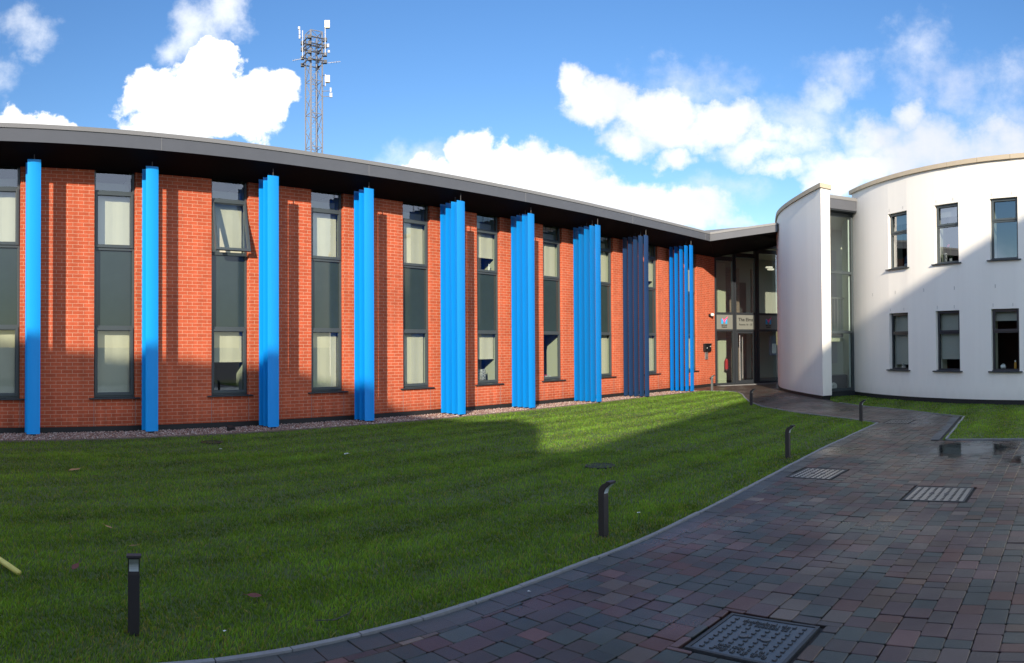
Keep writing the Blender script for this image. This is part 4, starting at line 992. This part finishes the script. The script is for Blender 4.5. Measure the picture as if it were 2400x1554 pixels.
# tall curved screen wall and glazed link belong to the white building
TW = [(29.6, 12.75), (28.2, 12.2), (27.0, 11.68), (25.6, 11.02), (24.9, 10.62), (24.2, 10.14), (23.5, 9.60), (22.85, 9.06), (22.3, 8.59), (21.8, 8.14), (21.35, 7.72)]
TI = offset_line(TW, -.45)
TI = [(29.8, 12.35), (28.4, 11.8), (27.2, 11.28), (25.82, 10.63), (25.14, 10.24), (24.47, 9.78), (23.79, 9.25), (23.15, 8.72), (22.62, 8.26), (22.14, 7.85), (21.72, 7.55)]
SCW = MB()
def slab(b, A, B, z0, z1):
    n = len(A)
    for i in range(n - 1):
        b.quad((*A[i], z0), (*A[i + 1], z0), (*A[i + 1], z1), (*A[i], z1)); b.quad((*B[i], z0), (*B[i + 1], z0), (*B[i + 1], z1), (*B[i], z1))
        b.quad((*A[i], z1), (*A[i + 1], z1), (*B[i + 1], z1), (*B[i], z1)); b.quad((*A[i], z0), (*A[i + 1], z0), (*B[i + 1], z0), (*B[i], z0))
    for i in (0, n - 1): b.quad((*A[i], z0), (*B[i], z0), (*B[i], z1), (*A[i], z1))
    return b
def catmull(P, k=4):
    o = []
    for i in range(len(P) - 1):
        a, b, c, d = P[max(i - 1, 0)], P[i], P[i + 1], P[min(i + 2, len(P) - 1)]
        for j in range(k):
            t = j / k; o.append(tuple(.5 * ((2 * b[q]) + (-a[q] + c[q]) * t + (2 * a[q] - 5 * b[q] + 4 * c[q] - d[q]) * t * t + (-a[q] + 3 * b[q] - 3 * c[q] + d[q]) * t ** 3) for q in (0, 1)))
    return o + [P[-1]]
TWs, TIs = catmull(TW), catmull(TI)
rel = lambda P: [(p[0] - CX, p[1] - CY) for p in P]
def smooth_weld(o, ang=20):
    bm = bmesh.new(); bm.from_mesh(o.data); bmesh.ops.remove_doubles(bm, verts=bm.verts, dist=.0005); bmesh.ops.recalc_face_normals(bm, faces=bm.faces)
    for f_ in bm.faces: f_.smooth = True
    for e_ in bm.edges: e_.smooth = (len(e_.link_faces) == 2 and e_.calc_face_angle(9) < radians(ang))
    bm.to_mesh(o.data); bm.free()
o = slab(MB(), rel(TWs), rel(TIs), .10, 6.62).build('screen_wall', M['white'], WB); o['label'] = 'tall free-standing curved end wall left of the glazed link'; smooth_weld(o)
def grow(P, Q, d):
    r = []
    for p, q in zip(P, Q):
        l = hypot(p[0] - q[0], p[1] - q[1]); r.append((p[0] + (p[0] - q[0]) / l * d, p[1] + (p[1] - q[1]) / l * d))
    tx, ty = r[-1][0] - r[-2][0], r[-1][1] - r[-2][1]; l = hypot(tx, ty); r[-1] = (r[-1][0] + tx / l * d, r[-1][1] + ty / l * d); return r
o = slab(MB(), rel(grow(TWs, TIs, .06)), rel(grow(TIs, TWs, .06)), 6.622, 6.76).build('screen_wall_coping', M['coping'], WB); smooth_weld(o)
sh = lambda P, Q, d: [(p[0] + (q[0] - p[0]) * d, p[1] + (q[1] - p[1]) * d) for p, q in zip(P, Q)]
slab(MB(), rel(sh(TWs, TIs, .05)[:-1]), rel(sh(TIs, TWs, .05)[:-1]), -.06, .098).build('screen_wall_plinth', M['plinth'], WB)
# glazed link
L0 = Vector((21.95, 8.13, 0)); L1 = Vector((23.23, 7.24, 0)); LD = (L1 - L0).normalized(); LR = atan2(LD.y, LD.x); LL = (L1 - L0).length
LK = empty('glazed_link', (L0.x, L0.y, 0), LR); tag(LK, 'narrow tall glazed stair window under a grey box beside the curved white building', 'stair window')
b = MB(); b.box(0, .06, 0, .10, .17, 6.05); b.box(LL - .11, LL - .03, 0, .10, .17, 6.05)
for z0, z1 in ((.17, .26), (2.06, 2.15), (4.03, 4.12), (5.93, 6.05)): b.box(.062, LL - .112, .003, .097, z0, z1)
b.build('link_frame', M['frame'], LK, bevel=.004)
b = MB(); b.box(.22, LL, -.02, .12, -.05, .165); b.build('base_sill', M['frame_dark'], LK)
b = MB()
for z0, z1 in ((.26, 2.06), (2.15, 4.03), (4.12, 5.93)): b.quad((.06, .05, z0), (LL - .11, .05, z0), (LL - .11, .05, z1), (.06, .05, z1))
b.build('pane', M['lobby_glass'], LK)
b = MB(); b.prism([(.30, -.33), (LL + .03, -.33), (LL + .03, .9), (1.0, .9)], 6.10, 6.42); b.build('box_fascia', M['fascia'], LK); b = MB(); b.prism([(.30, -.345), (LL + .04, -.345), (LL + .04, .9), (1.0, .9)], 6.422, 6.53); b.build('box_trim', M['fascia_trim'], LK)
b = MB(); b.prism([(.32, -.3), (LL, -.3), (LL, 1.0), (1.1, 1.0)], 6.06, 6.098); b.build('box_soffit', M['frame_dark'], LK)
b = MB(); b.box(1.2, 4.2, 2.66, 2.72, .1, 6.0); b.build('inner_wall', M['bright_wall'], LK)
b = MB(); b.prism([(.35, .13), (1.5, .13), (4.2, 2.7), (1.2, 2.7)], 5.98, 6.04); b.build('link_ceiling', M['room'], LK)
b = MB(); b.prism([(1.42, .14), (1.48, .11), (2.36, 1.58), (2.28, 1.62)], .2, 6.0); b.build('side_panel', M['teal'], LK)
b = MB(); b.box(2.35, 2.75, 2.60, 2.655, 1.0, 1.9); b.build('notice_board', M['blind_grey'], LK); b = MB(); b.box(2.3, 2.75, 2.60, 2.655, 2.5, 5.2); b.build('dark_panel', M['blind_grey'], LK)
LP_ = [(.80, 1.02), (1.85, 1.02), (2.2, 1.62), (2.9, 2.58), (2.0, 2.58)]
b = MB(); b.prism(LP_, 1.80, 1.92); b.build('landing_slab', M['bright_wall'], LK); b = MB(); b.prism([(.78, .96), (1.8, .96), (1.8, 1.0), (.8, 1.0)], 1.96, 2.1); b.build('landing_edge', M['room_dark'], LK)
b = MB(); b.tube([(.78, .98, 3.3), (1.86, .98, 3.3)], .022); b.build('handrail', M['silver'], LK); b = MB(); b.tube([(.78, .98, 2.15), (1.86, .98, 2.15)], .012); b.build('bottom_rail', M['silver'], LK)
for i in range(9): b = MB(); b.tube([(.83 + i * .125, .98, 2.165), (.83 + i * .125, .98, 3.28)], .009, 6); b.build('baluster', M['silver'], LK)
b = MB(); b.prism([(.72, .5), (1.6, .5), (1.85, .95), (1.0, .95)], .1, .66); b.build('bench_block', M['frame_dark'], LK)
P = L0 + LD * .84 + Vector((-LD.y, LD.x, 0)) * .25
o = empty('coiled_hose', (P.x, P.y, .32), LR); tag(o, 'white coiled hose behind the bottom pane of the glazed stair window', 'coil')
b = MB()
for r_, y_ in ((.12, 0), (.09, .02), (.055, .01)): b.tube([(r_ * cos(t * pi / 12), y_, r_ * .85 * sin(t * pi / 12)) for t in range(25)], .02, 6, cap=False)
b.build('coil', M['white_plastic'], o); MB().tube([(-.03, -.01, .02), (.10, -.01, -.10)], .013, 6).build('hose_end', M['white_plastic'], o)

# ------------------------------------------------------------------ window-sill things
def on_brick_sill(wx, dx, dy, z): return (wx + dx, W0 + .085 + dy, z)
o = empty('spray_bottle', on_brick_sill(WIN_X[5], .22, .13, 3.83)); tag(o, 'small white spray bottle on the upper sill of the window with the raised blind', 'bottle')
MB().lathe([(.03, 0), (.035, .02), (.035, .12), (.015, .16), (.013, .18)]).build('body', M['white_plastic'], o); MB().box(-.012, .03, -.012, .012, .18, .22).build('nozzle', M['white_plastic'], o)
# patterned cushion
b = MB(); n = 10
def cush(u, v, s): 
    k = (1 - abs(u) ** 2.5) * (1 - abs(v) ** 2.5); return (u * .26, s * .075 * max(k, 0) ** .5, v * .17)
for s in (-1, 1):
    for i in range(n):
        for j in range(n):
            q = [cush(-1 + 2 * (i + a) / n, -1 + 2 * (j + c) / n, s) for a, c in ((0, 0), (1, 0), (1, 1), (0, 1))]; b.quad(*q)
cm_ = bpy.data.materials.new('zebra_fabric'); cm_.use_nodes = True; nt = cm_.node_tree; wv = nt.nodes.new('ShaderNodeTexWave'); wv.inputs['Scale'].default_value = 9; wv.inputs['Distortion'].default_value = 14; wv.inputs['Detail Scale'].default_value = 2
cr = nt.nodes.new('ShaderNodeValToRGB'); cr.color_ramp.elements[0].position = .42; cr.color_ramp.elements[1].position = .5; cr.color_ramp.elements[0].color = (.01, .01, .012, 1); cr.color_ramp.elements[1].color = (.7, .7, .68, 1)
tc_ = nt.nodes.new('ShaderNodeTexCoord'); nt.links.new(tc_.outputs['Object'], wv.inputs[0]); nt.links.new(wv.outputs[0], cr.inputs[0]); nt.links.new(cr.outputs[0], nt.nodes['Principled BSDF'].inputs[0])
o = b.build('cushion', cm_, smooth=True); o.location = on_brick_sill(WIN_X[5], -.10, .22, .93); tag(o, 'black and white patterned cushion inside the lower pane under a half-drawn blind', 'cushion')
o = empty('wall_screen', on_brick_sill(WIN_X[6], .05, .9, 1.65)); tag(o, 'dark television inside the window with no lower blind', 'television'); MB().box(-.3, .3, 0, .04, -.25, .25).build('screen', M['black'], o); MB().box(-.32, .32, .0, .05, -.28, -.252).build('bezel', M['silver'], o)
o = empty('paper_pile', on_brick_sill(WIN_X[6], -.05, .2, .76)); tag(o, 'papers and red cloth piled on the sill of the window without lower blind', 'papers')
b = MB()
for i in range(6): b.box(-.2 + .02 * i, .16 + .015 * i, -.05, .08, .012 * i, .012 * i + .008, Matrix.Rotation(.15 * (i % 3 - 1), 4, 'Z'))
b.build('sheets', M['paper'], o); MB().box(-.22, .02, -.05, .07, .075, .095).build('red_cloth', M['pink_logo'], o)
def sill_thing(idx, dx, dy, name, lab, cat, dz=.02):
    loc, rz, z0 = white_frames[idx]; v = Matrix.Rotation(rz, 3, 'Z') @ Vector((dx, .10 + dy, 0))
    o = empty(name, (CX + loc[0] + v.x, CY + loc[1] + v.y, z0 + .057), rz); tag(o, lab, cat); return o
o = sill_thing(1, .0, .12, 'orchid', 'pink orchid with a bare stem inside an upper window of the white building', 'plant'); MB().lathe([(.03, 0), (.045, .02), (.05, .09), (.04, .09)]).build('pot', M['white_plastic'], o)
MB().tube([(0, 0, .08), (.0, 0, .3), (-.03, 0, .45), (-.10, 0, .5)], .006, 6).build('stem', mat('stem_green', (.10, .16, .05), .6), o)
b = MB()
for a_ in range(7): t = random.uniform(0, 1); c_ = Vector((-.10 + .05 * t, random.uniform(-.02, .02), .45 + .05 * t)); b.poly([c_ + Vector((.035 * cos(q), .01 * sin(q * 2), .03 * sin(q))) for q in (0, 1.2, 2.5, 3.8, 5)])
b.build('flower', M['pink_logo'], o)
b = MB()
for a_ in range(5): q = a_ * 1.26; b.poly([(0, 0, .08), (.05 * cos(q), .05 * sin(q), .16), (.10 * cos(q), .09 * sin(q), .20), (.05 * cos(q) + .02, .05 * sin(q), .12)])
b.build('leaf', mat('orchid_leaf', (.03, .09, .03), .4), o)
o = sill_thing(1, -.17, .1, 'patterned_beaker', 'black and white patterned beaker on the sill left of the orchid', 'beaker'); MB().lathe([(.035, 0), (.045, .02), (.05, .14), (.05, .26)]).build('cup', cm_, o)
o = sill_thing(0, .15, .1, 'china_ornament', 'small white ornament on the sill of the upper window nearest the glazed link', 'ornament'); MB().lathe([(.04, 0), (.06, .03), (.05, .06), (.02, .08)]).lathe([(.01, .0), (.035, .03), (.01, .06)], (.07, 0, .03)).build('figure', M['white_plastic'], o)
o = sill_thing(4, .0, .1, 'desk_trinket', 'small pale trinket on the sill of the lower window nearest the glazed link', 'ornament'); MB().lathe([(.07, 0), (.07, .05), (.03, .06)]).lathe([(.01, .06), (.04, .09), (.03, .14), (.01, .15)], (-.03, 0, 0)).build('figure', M['blind_grey'], o)
o = sill_thing(6, .22, .1, 'yellow_bottle', 'orange bottle on the sill of the rightmost lower window', 'bottle'); MB().lathe([(.03, 0), (.035, .02), (.035, .16), (.02, .19)]).build('body', mat('orange_plastic', (.6, .28, .04), .4), o); MB().lathe([(.02, .19), (.022, .22), (.018, .235)]).build('cap', M['white_plastic'], o)
o = sill_thing(6, -.12, .12, 'white_mug', 'white mug lying beside a twisted ornament on the rightmost lower sill', 'mug'); b = MB(); b.tube([(-.08, 0, .05), (.04, 0, .06)], [.05, .055], 12); b.build('body', M['white_plastic'], o); MB().tube([(.05 * cos(t) - .02, 0, .10 + .03 * sin(t)) for t in (0, .8, 1.6, 2.4, 3.14)], .008, 6).build('handle', M['white_plastic'], o)

# ------------------------------------------------------------------ bollard lights
def bollard(x, y, lab, m, rz=0, hh=.49):
    r = empty('bollard_light', (x, y, 0), rz); tag(r, lab, 'bollard light', 'curved-top bollard lights along the path edge')
    w = .036; d = .075
    # side profile in (y,z): straight post then hook towards -y
    out = [(.035, -.06), (.035, hh - .11)]
    for k in range(1, 7): t = k / 6 * radians(78); out.append((.035 - .11 * (1 - cos(t)), hh - .11 + .105 * sin(t)))
    tip = out[-1]; out.append((tip[0] - .055, tip[1] + .010))
    inn = [(out[-1][0] + .002, out[-1][1] - .014)]
    for k in range(6, 0, -1): t = k / 6 * radians(70); inn.append((-.026 - .060 * (1 - cos(t)), hh - .125 + .088 * sin(t)))
    inn += [(-.030, hh - .13), (-.030, -.06)]
    prof = out + inn; b = MB(); n = len(prof)
    b.v += [(-w, p[0], p[1]) for p in prof] + [(w, p[0], p[1]) for p in prof]; b.f.append(tuple(range(n))); b.f.append(tuple(reversed(range(n, 2 * n))))
    for i in range(n): j = (i + 1) % n; b.f.append((i, n + i, n + j, j))
    b.build('post', m, r, bevel=.003)
    b = MB(); pts = inn[:7]
    for p, q in zip(pts, pts[1:]):
        b.quad((-w * .8, p[0] - .001, p[1] - .003), (w * .8, p[0] - .001, p[1] - .003), (w * .8, q[0] - .003, q[1] - .002), (-w * .8, q[0] - .003, q[1] - .002))
    b.build('lens', M['lens'], r)
    b = MB(); b.box(-w - .009, w + .009, out[-1][0] - .004, out[-1][0] + .05, out[-1][1] - .010, out[-1][1] + .006); b.build('cap', M['bollard'] if m is M['bollard'] else m, r, bevel=.002)
bollard(1.22, 4.30, 'black bollard light nearest the camera, seen head-on at lower left of the lawn', M['bollard'], rz=-.275)
bollard(5.33, 4.05, 'black hooked bollard light on the lawn edge left of the round drain cover', M['bollard'], hh=.50)
bollard(10.32, 4.31, 'black hooked bollard light above the shiny drain cover with pale pattern', M['bollard'])
bollard(15.55, 4.72, 'black hooked bollard light at the sharp lawn corner', M['bollard'], hh=.47)
bollard(18.70, 8.93, 'dark bollard light on the curved lawn tip before the entrance', M['bollard'], hh=.46)
bollard(23.75, 12.95, 'grey bollard light in sun in front of the left entrance pane', M['bollard_grey'], hh=.60)

# ------------------------------------------------------------------ manhole covers
def manhole(x0, x1, y0, y1, lab, cells, knobs=True, words=False):
    cx, cy = (x0 + x1) / 2, (y0 + y1) / 2; r = empty('manhole_cover', (cx, cy, 0)); tag(r, lab, 'manhole cover', 'cast-iron covers set in the block paving')
    w, d = (x1 - x0) / 2, (y1 - y0) / 2
    b = MB(); t = .022
    b.box(-w, -w + t, -d, d, -.02, .003); b.box(w - t, w, -d, d, -.02, .003); b.box(-w + t, w - t, d - t, d, -.02, .003); b.box(-w + t, w - t, -d, -d + t, -.02, .003); b.build('surround', M['iron_frame'], r)
    b = MB(); b.box(-w + t + .004, w - t - .004, -d + t + .004, d - t - .004, -.02, -.001); b.build('plate', M['iron'] if words else M['worn_iron'], r)
    b = MB(); iw, idp = w - t - .02, d - t - .02; nx, ny = cells
    for i in range(nx):
        for j in range(ny):
            px, py = -iw + 2 * iw * (i + .5) / nx, -idp + 2 * idp * (j + .5) / ny
            sx, sy = iw / nx * .50, idp / ny * .36
            if words and 1 <= i <= 1 and .5 < j < ny - 1.5: continue
            if words and nx - 2 <= i <= nx - 2 and .5 < j < ny - 1.5: continue
            if knobs and abs(abs(py) - idp * .28) < idp / ny * 1.01 and abs(px) < iw / nx * 1.01: continue
            q = sx * .42; h = .0045
            b.box(px - sx, px - sx + q, py - sy, py + sy, -.001, h); b.box(px - sx + q, px + sx, py - sy, py - sy + q, -.001, h)
            if not cells[0] > 8: b.box(px + sx * .25, px + sx * .75, py + sy * .3, py + sy * .7, -.001, h * .8)
    b.build('tread_pattern', M['iron_frame'], r)
    if knobs:
        for s in (-1, 1): MB().lathe([(.030, -.001), (.031, .004), (.028, .006), (.02, .0045)], (0, s * idp * .28, 0), 24).build('lifting_eye', M['iron'], r)
    return r, iw, idp
r, iw, idp = manhole(*MANHOLES[0], 'large dark manhole cover with raised tread and lettering at the bottom of the view', (9, 8), words=True)
for k, (sx, rot) in enumerate(((-.80, pi / 2), (.80, -pi / 2))):
    # worn cast lettering: rows of short raised strokes
    b = MB()
    for row in (0, 1):
        yy = -idp * .62
        while yy < idp * .62:
            lx = sx * iw * .93 + (row - .5) * .042; kind = random.randrange(4); h = .0035; a_ = .0045
            b.box(lx - .013, lx + .013, yy, yy + a_, -.001, h)
            if kind != 1: b.box(lx - .013, lx - .013 + a_, yy + a_, yy + .016, -.001, h)
            if kind in (0, 2): b.box(lx - .003, lx + .002, yy + a_, yy + .015, -.001, h)
            if kind in (2, 3): b.box(lx + .009, lx + .013, yy + a_, yy + .016, -.001, h)
            if kind == 0: b.box(lx - .009, lx + .013, yy + .013, yy + .0165, -.001, h)
            yy += .023 if random.random() > .18 else .04
    b.build('cast_lettering', M['iron_frame'], r)
manhole(*MANHOLES[1], 'square drain cover with grey patterned plate in the right half of the paving', (9, 7))
manhole(*MANHOLES[2], 'drain cover with bright worn pattern beside the lawn edging', (9, 7))
manhole(*MANHOLES[3], 'far drain cover at the sharp corner of the lawn', (9, 7))
r = empty('round_drain_cover', (8.37, 6.42, 0)); tag(r, 'round black drain cover sunk in the lawn behind the second bollard', 'drain cover')
MB().lathe([(.225, -.02), (.225, .010), (.20, .012), (.20, .004), (.0, .004)], seg=28).build('cover', M['black'], r)
b = MB()
for i in range(7): b.box(-.14, .14, -.14 + i * .045, -.12 + i * .045, .0045, .010)
b.build('grating_bar', M['iron_frame'], r)
r = empty('sunken_drain', (4.98, 12.35, 0)); tag(r, 'small dark sunken drain in the grass close to the gravel strip', 'drain cover'); MB().lathe([(.20, -.02), (.20, .008), (.17, .010), (.17, .0), (.0, .0)], seg=24).build('cover', M['black'], r)
MB().box(-.1, .1, -.01, .01, .0005, .006).build('bar', M['iron_frame'], r)
r = empty('ground_uplight', (6.02, 13.86, 0), .4); tag(r, 'black ground uplight lying in the pink gravel strip', 'uplight')
MB().box(-.09, .09, -.05, .05, .0, .02).prism([(-.08, -.04), (.08, -.04), (.08, .05), (-.08, .05)], .021, [.07, .07, .11, .11]).build('housing', M['black'], r, bevel=.006); MB().tube([(.08, 0, .05), (.14, .02, .03), (.2, .05, .01)], .008, 6).build('cable', M['black'], r)

# ------------------------------------------------------------------ litter, leaves, pipe
def leaf(x, y, s, rz, m, lab):
    b = MB(); n = 8
    L_ = [(-1, 0), (-.6, .35), (-.1, .55), (.4, .38), (1, 0), (.4, -.42), (-.15, -.5), (-.65, -.28)]
    c = (0, 0, .25 * s)
    pts = [(a * s, b_ * s, (.45 * b_ * b_ + .12 * a * a) * s + .0) for a, b_ in L_]
    for i in range(n): b.poly([(0, 0, 0), pts[i], pts[(i + 1) % n]])
    b.tube([(s, 0, .12 * s), (s * 1.5, .1 * s, .2 * s)], .002, 4)
    o = b.build('fallen_leaf', m); o.location = (x, y, .032); o.rotation_euler = (random.uniform(-.3, .3), random.uniform(-.3, .3), rz)
    tag(o, lab, 'leaf', 'fallen leaves on the lawn')
leaf(1.96, 9.92, .11, .4, M['leaf'], 'pale tan curled leaf far up the lawn at left')
leaf(2.14, 9.40, .06, 1.9, M['leaf'], 'small tan leaf just right of the pale curled leaf')
leaf(1.32, 6.94, .05, 1.2, M['leaf_red'], 'small dull brown leaf at mid left of the lawn')
leaf(1.66, 6.73, .05, 2.2, M['leaf'], 'small buff leaf right of the dull brown leaf')
leaf(1.11, 5.58, .05, .8, M['leaf_red'], 'dark russet leaf between the yellow pipe and the nearest bollard')
leaf(1.71, 6.05, .045, .1, M['leaf'], 'narrow tan leaf above the head of the nearest bollard')
leaf(2.15, 4.55, .055, 2.6, M['leaf_red'], 'purple-brown leaf on the grass right of the nearest bollard')
def scrap(x, y, s, lab, z=.034):
    b = MB(); b.quad((-s, -s * .6, 0), (s, -s * .5, s * .3), (s * .8, s * .6, 0), (-s * .9, s * .5, s * .2)); b.quad((-s * .5, -s * .2, s * .3), (s * .4, -s * .3, s * .05), (s * .5, s * .4, s * .4), (-s * .3, s * .3, s * .1))
    o = b.build('paper_scrap', M['paper'], bevel=0); o.location = (x, y, z); o.rotation_euler = (.1, .1, random.uniform(0, 3)); tag(o, lab, 'litter', 'scraps of white litter')
scrap(6.26, 9.78, .05, 'white folded paper scrap far up the shaded lawn'); scrap(6.14, 4.19 + .02, .022, 'tiny white scrap on the grass right of the second bollard'); scrap(1.72, 4.06, .012, 'tiny white fleck on grass near the bottom kerb')
scrap(3.78, 3.54, .014, 'tiny white fleck on the paving edge course', .006); scrap(4.70, 11.25, .03, 'small white scrap close to the gravel at left'); scrap(11.95, 4.95, .02, 'tiny white fleck on the lawn left of the third bollard')
b = MB(); b.tube([(-.6, 7.1, .02), (-.1, 6.7, .08), (.25, 6.25, .095), (.48, 5.86, .07), (.60, 5.65, .035), (.665, 5.55, .010)], .023, 10); o = b.build('yellow_pipe', M['hose'], smooth=True); tag(o, 'pale yellow pipe end arching over the grass at the left edge', 'pipe')
b = MB(); b.tube([(2.30, 3.97, .03), (2.42, 3.93, .022), (2.55, 3.96, .03), (2.60, 4.02, .034)], .0035, 5); o = b.build('fallen_twig', M['bollard']); tag(o, 'thin dark curved twig on the grass by the kerb', 'twig')

# ------------------------------------------------------------------ lattice mast behind the roof
MD = 60.0
def mast():
    d = ray(736.5, 700); az_ = atan2(d.x, d.y); c = Vector((sin(az_) * MD, cos(az_) * MD, 0)); lat = Vector((cos(az_), -sin(az_), 0)); dep = Vector((sin(az_), cos(az_), 0))
    def PT(l, dd, z): v = lat * l + dep * dd; return (v.x, v.y, z)
    r = empty('lattice_mast', c); tag(r, 'tall galvanised lattice mast with antennas rising behind the brick building roof', 'mast')
    px = lambda X: (X - 405) / 4.28 / F * MD
    C = [(-.70, .25), (-.25, -.70), (.70, -.25), (.25, .70)]
    zy = lambda y: EYE + (812 - y) / F * MD * .9995
    top = zy(73)
    for k, (l, dd) in enumerate(C): b = MB(); b.bar(PT(l, dd, 0), PT(l, dd, top), .12 if k == 1 else .09); b.build('leg', M['steel'], r)
    b = MB(); step = 2.75; z = zy(267); zs = []
    while z > 2: z -= step
    z += step; lv = []
    while z < top - .5: lv.append(z); z += step
    lv.append(top)
    for z in lv:
        for i in range(4): a_, c_ = C[i], C[(i + 1) % 4]; b.bar(PT(*a_, z), PT(*c_, z), .05)
    b.build('ring_beam', M['steel'], r)
    b = MB()
    for z0, z1 in zip(lv, lv[1:]):
        zm = (z0 + z1) / 2
        for i in range(4):
            a_, c_ = C[i], C[(i + 1) % 4]; b.bar(PT(*a_, z0), PT(*c_, zm), .04); b.bar(PT(*c_, zm), PT(*a_, z1), .04)
    b.build('bracing', M['steel'], r)
    b = MB(); lx, ld = -.05, .3
    b.bar(PT(lx - .2, ld, 6), PT(lx - .2, ld, top - .4), .025); b.bar(PT(lx + .2, ld, 6), PT(lx + .2, ld, top - .4), .025); z = 8
    while z < top - .5: b.bar(PT(lx - .2, ld, z), PT(lx + .2, ld, z), .018); z += .3
    b.build('ladder', M['steel'], r)
    b = MB(); b.tube([PT(.2, .1, 6), PT(.22, .1, top - 1)], .05, 6); b.build('cable_tray', M['steel'], r)
    b = MB()
    for yy in (92, 107, 127, 144):
        z = zy(yy); s = 1.0
        q = [(l * 1.45, dd * 1.45) for l, dd in C]
        for i in range(4): b.bar(PT(*q[i], z), PT(*q[(i + 1) % 4], z), .07)
    b.build('head_frame', M['steel_dark'], r)
    b = MB()
    for (l, dd) in C:
        for yy in (92, 107, 127, 144): z = zy(yy); b.box(l * 1.35 - .14, l * 1.35 + .14, dd * 1.35 - .14, dd * 1.35 + .14, z - .16, z + .10, Matrix.Rotation(0, 4, 'Z') @ Matrix(((lat.x, dep.x, 0, 0), (lat.y, dep.y, 0, 0), (0, 0, 1, 0), (0, 0, 0, 1))))
    b.build('clamp', M['steel_dark'], r)
    MX = Matrix(((lat.x, dep.x, 0, 0), (lat.y, dep.y, 0, 0), (0, 0, 1, 0), (0, 0, 0, 1)))
    def pan(X0, X1, y0, y1, m, nm, dd=-.4, th=.12): b = MB(); b.box(px(X0), px(X1), dd - th, dd + th, zy(y1), zy(y0), MX); return b.build(nm, m, r)
    def Zz(Y): return 20 + Y / 4.28
    pan(513, 565, Zz(122), Zz(197), M['panel_cream'], 'panel_antenna'); pan(515, 565, Zz(675), Zz(745), M['panel_cream'], 'panel_antenna')
    for X, Y0_, Y1_ in ((520, 195, 470), (293, 222, 490), (520, 665, 785)): b = MB(); b.tube([PT(px(X), -.45, zy(Zz(Y1_))), PT(px(X), -.45, zy(Zz(Y0_)))], .04, 6); b.build('antenna_pole', M['panel_white'], r)
    for X0, X1, Ya, Yb in ((256, 270, 220, 262), (256, 270, 270, 308), (248, 268, 188, 215), (537, 558, 362, 395), (545, 565, 425, 450), (565, 580, 803, 845), (562, 588, 855, 898)): pan(X0, X1, Zz(Ya), Zz(Yb), M['panel_white'], 'radio_unit', -.5, .07)
    for (X0, Ya, X1, Yb) in ((285, 500, 190, 517), (540, 543, 672, 528)):
        b = MB(); A_, B_ = Vector(PT(px(X0), -.3, zy(Zz(Ya)))), Vector(PT(px(X1), -.3, zy(Zz(Yb)))); b.tube([A_, B_], .022, 6)
        for t in (.3, .5, .7, .9): p_ = A_.lerp(B_, t); b.bar(p_ - dep * .3, p_ + dep * .3, .015)
        b.build('yagi_antenna', M['panel_white'], r)
    b = MB()
    for X0, Ya, X1 in ((490, 828, 560), (490, 882, 560), (270, 290, 300), (520, 670, 492), (520, 775, 492)): b.bar(PT(px(X0), -.3, zy(Zz(Ya))), PT(px(X1), -.45, zy(Zz(Ya)) - .03), .04)
    b.build('bracket_arm', M['steel_dark'], r)
mast()

# ------------------------------------------------------------------ buildings round the court behind the viewer (they cast the shade on the lawn and stand in the reflections)
def backdrop():
    sd = 10.0; dz = 0.0
    Sx, Sy = -sin(SUN_AZ), -cos(SUN_AZ); Ux, Uy = cos(SUN_AZ), -sin(SUN_AZ)
    prof = [(-11.5, 9.7), (-9.95, 9.92), (-8.4, 10.5), (-6.7, 11.12), (-5.4, 11.15), (-4.3, 10.85), (-3.1, 10.5), (-1.96, 10.65), (-1.3, 10.2), (-.95, 8.65), (-.45, 8.72), (.05, 9.06), (1.49, 10.25), (3.8, 12.1), (4.93, 13.0), (6.9, 14.1), (8.2, 15.2), (8.75, 15.0), (9.4, 15.1), (10.3, 15.37), (11.5, 15.8)]
    r = empty('court_block', (Sx * sd, Sy * sd, 0), atan2(Uy, Ux)); tag(r, 'pale rendered courtyard block with uneven parapet standing behind the viewer', 'building')
    b = MB(); n = len(prof); ys = (0, -5)
    for k in range(n - 1):
        (u0, z0), (u1, z1) = prof[k], prof[k + 1]; z0 += dz; z1 += dz
        b.quad((u0, 0, 0), (u1, 0, 0), (u1, 0, z1), (u0, 0, z0)); b.quad((u0, -5, 0), (u1, -5, 0), (u1, -5, z1), (u0, -5, z0)); b.quad((u0, 0, z0), (u1, 0, z1), (u1, -5, z1), (u0, -5, z0))
    for (u, z) in (prof[0], prof[-1]): b.quad((u, 0, 0), (u, -5, 0), (u, -5, z + dz), (u, 0, z + dz))
    b.build('rendered_wall', mat('court_render', (.72, .71, .69), .85, noise=(.7, .06)), r)
    for i in range(6):
        for z0 in (.9, 3.9):
            u = -10 + i * 4; b = MB(); bar_frame(b, u - .6, u + .6, z0, z0 + 1.5, .002, .06, .06); w_ = b.build('window', M['frame_dark'], r); g = MB(); g.box(u - .54, u + .54, .003, .02, z0 + .06, z0 + 1.44); g.build('pane', M['spandrel'], w_)
backdrop()
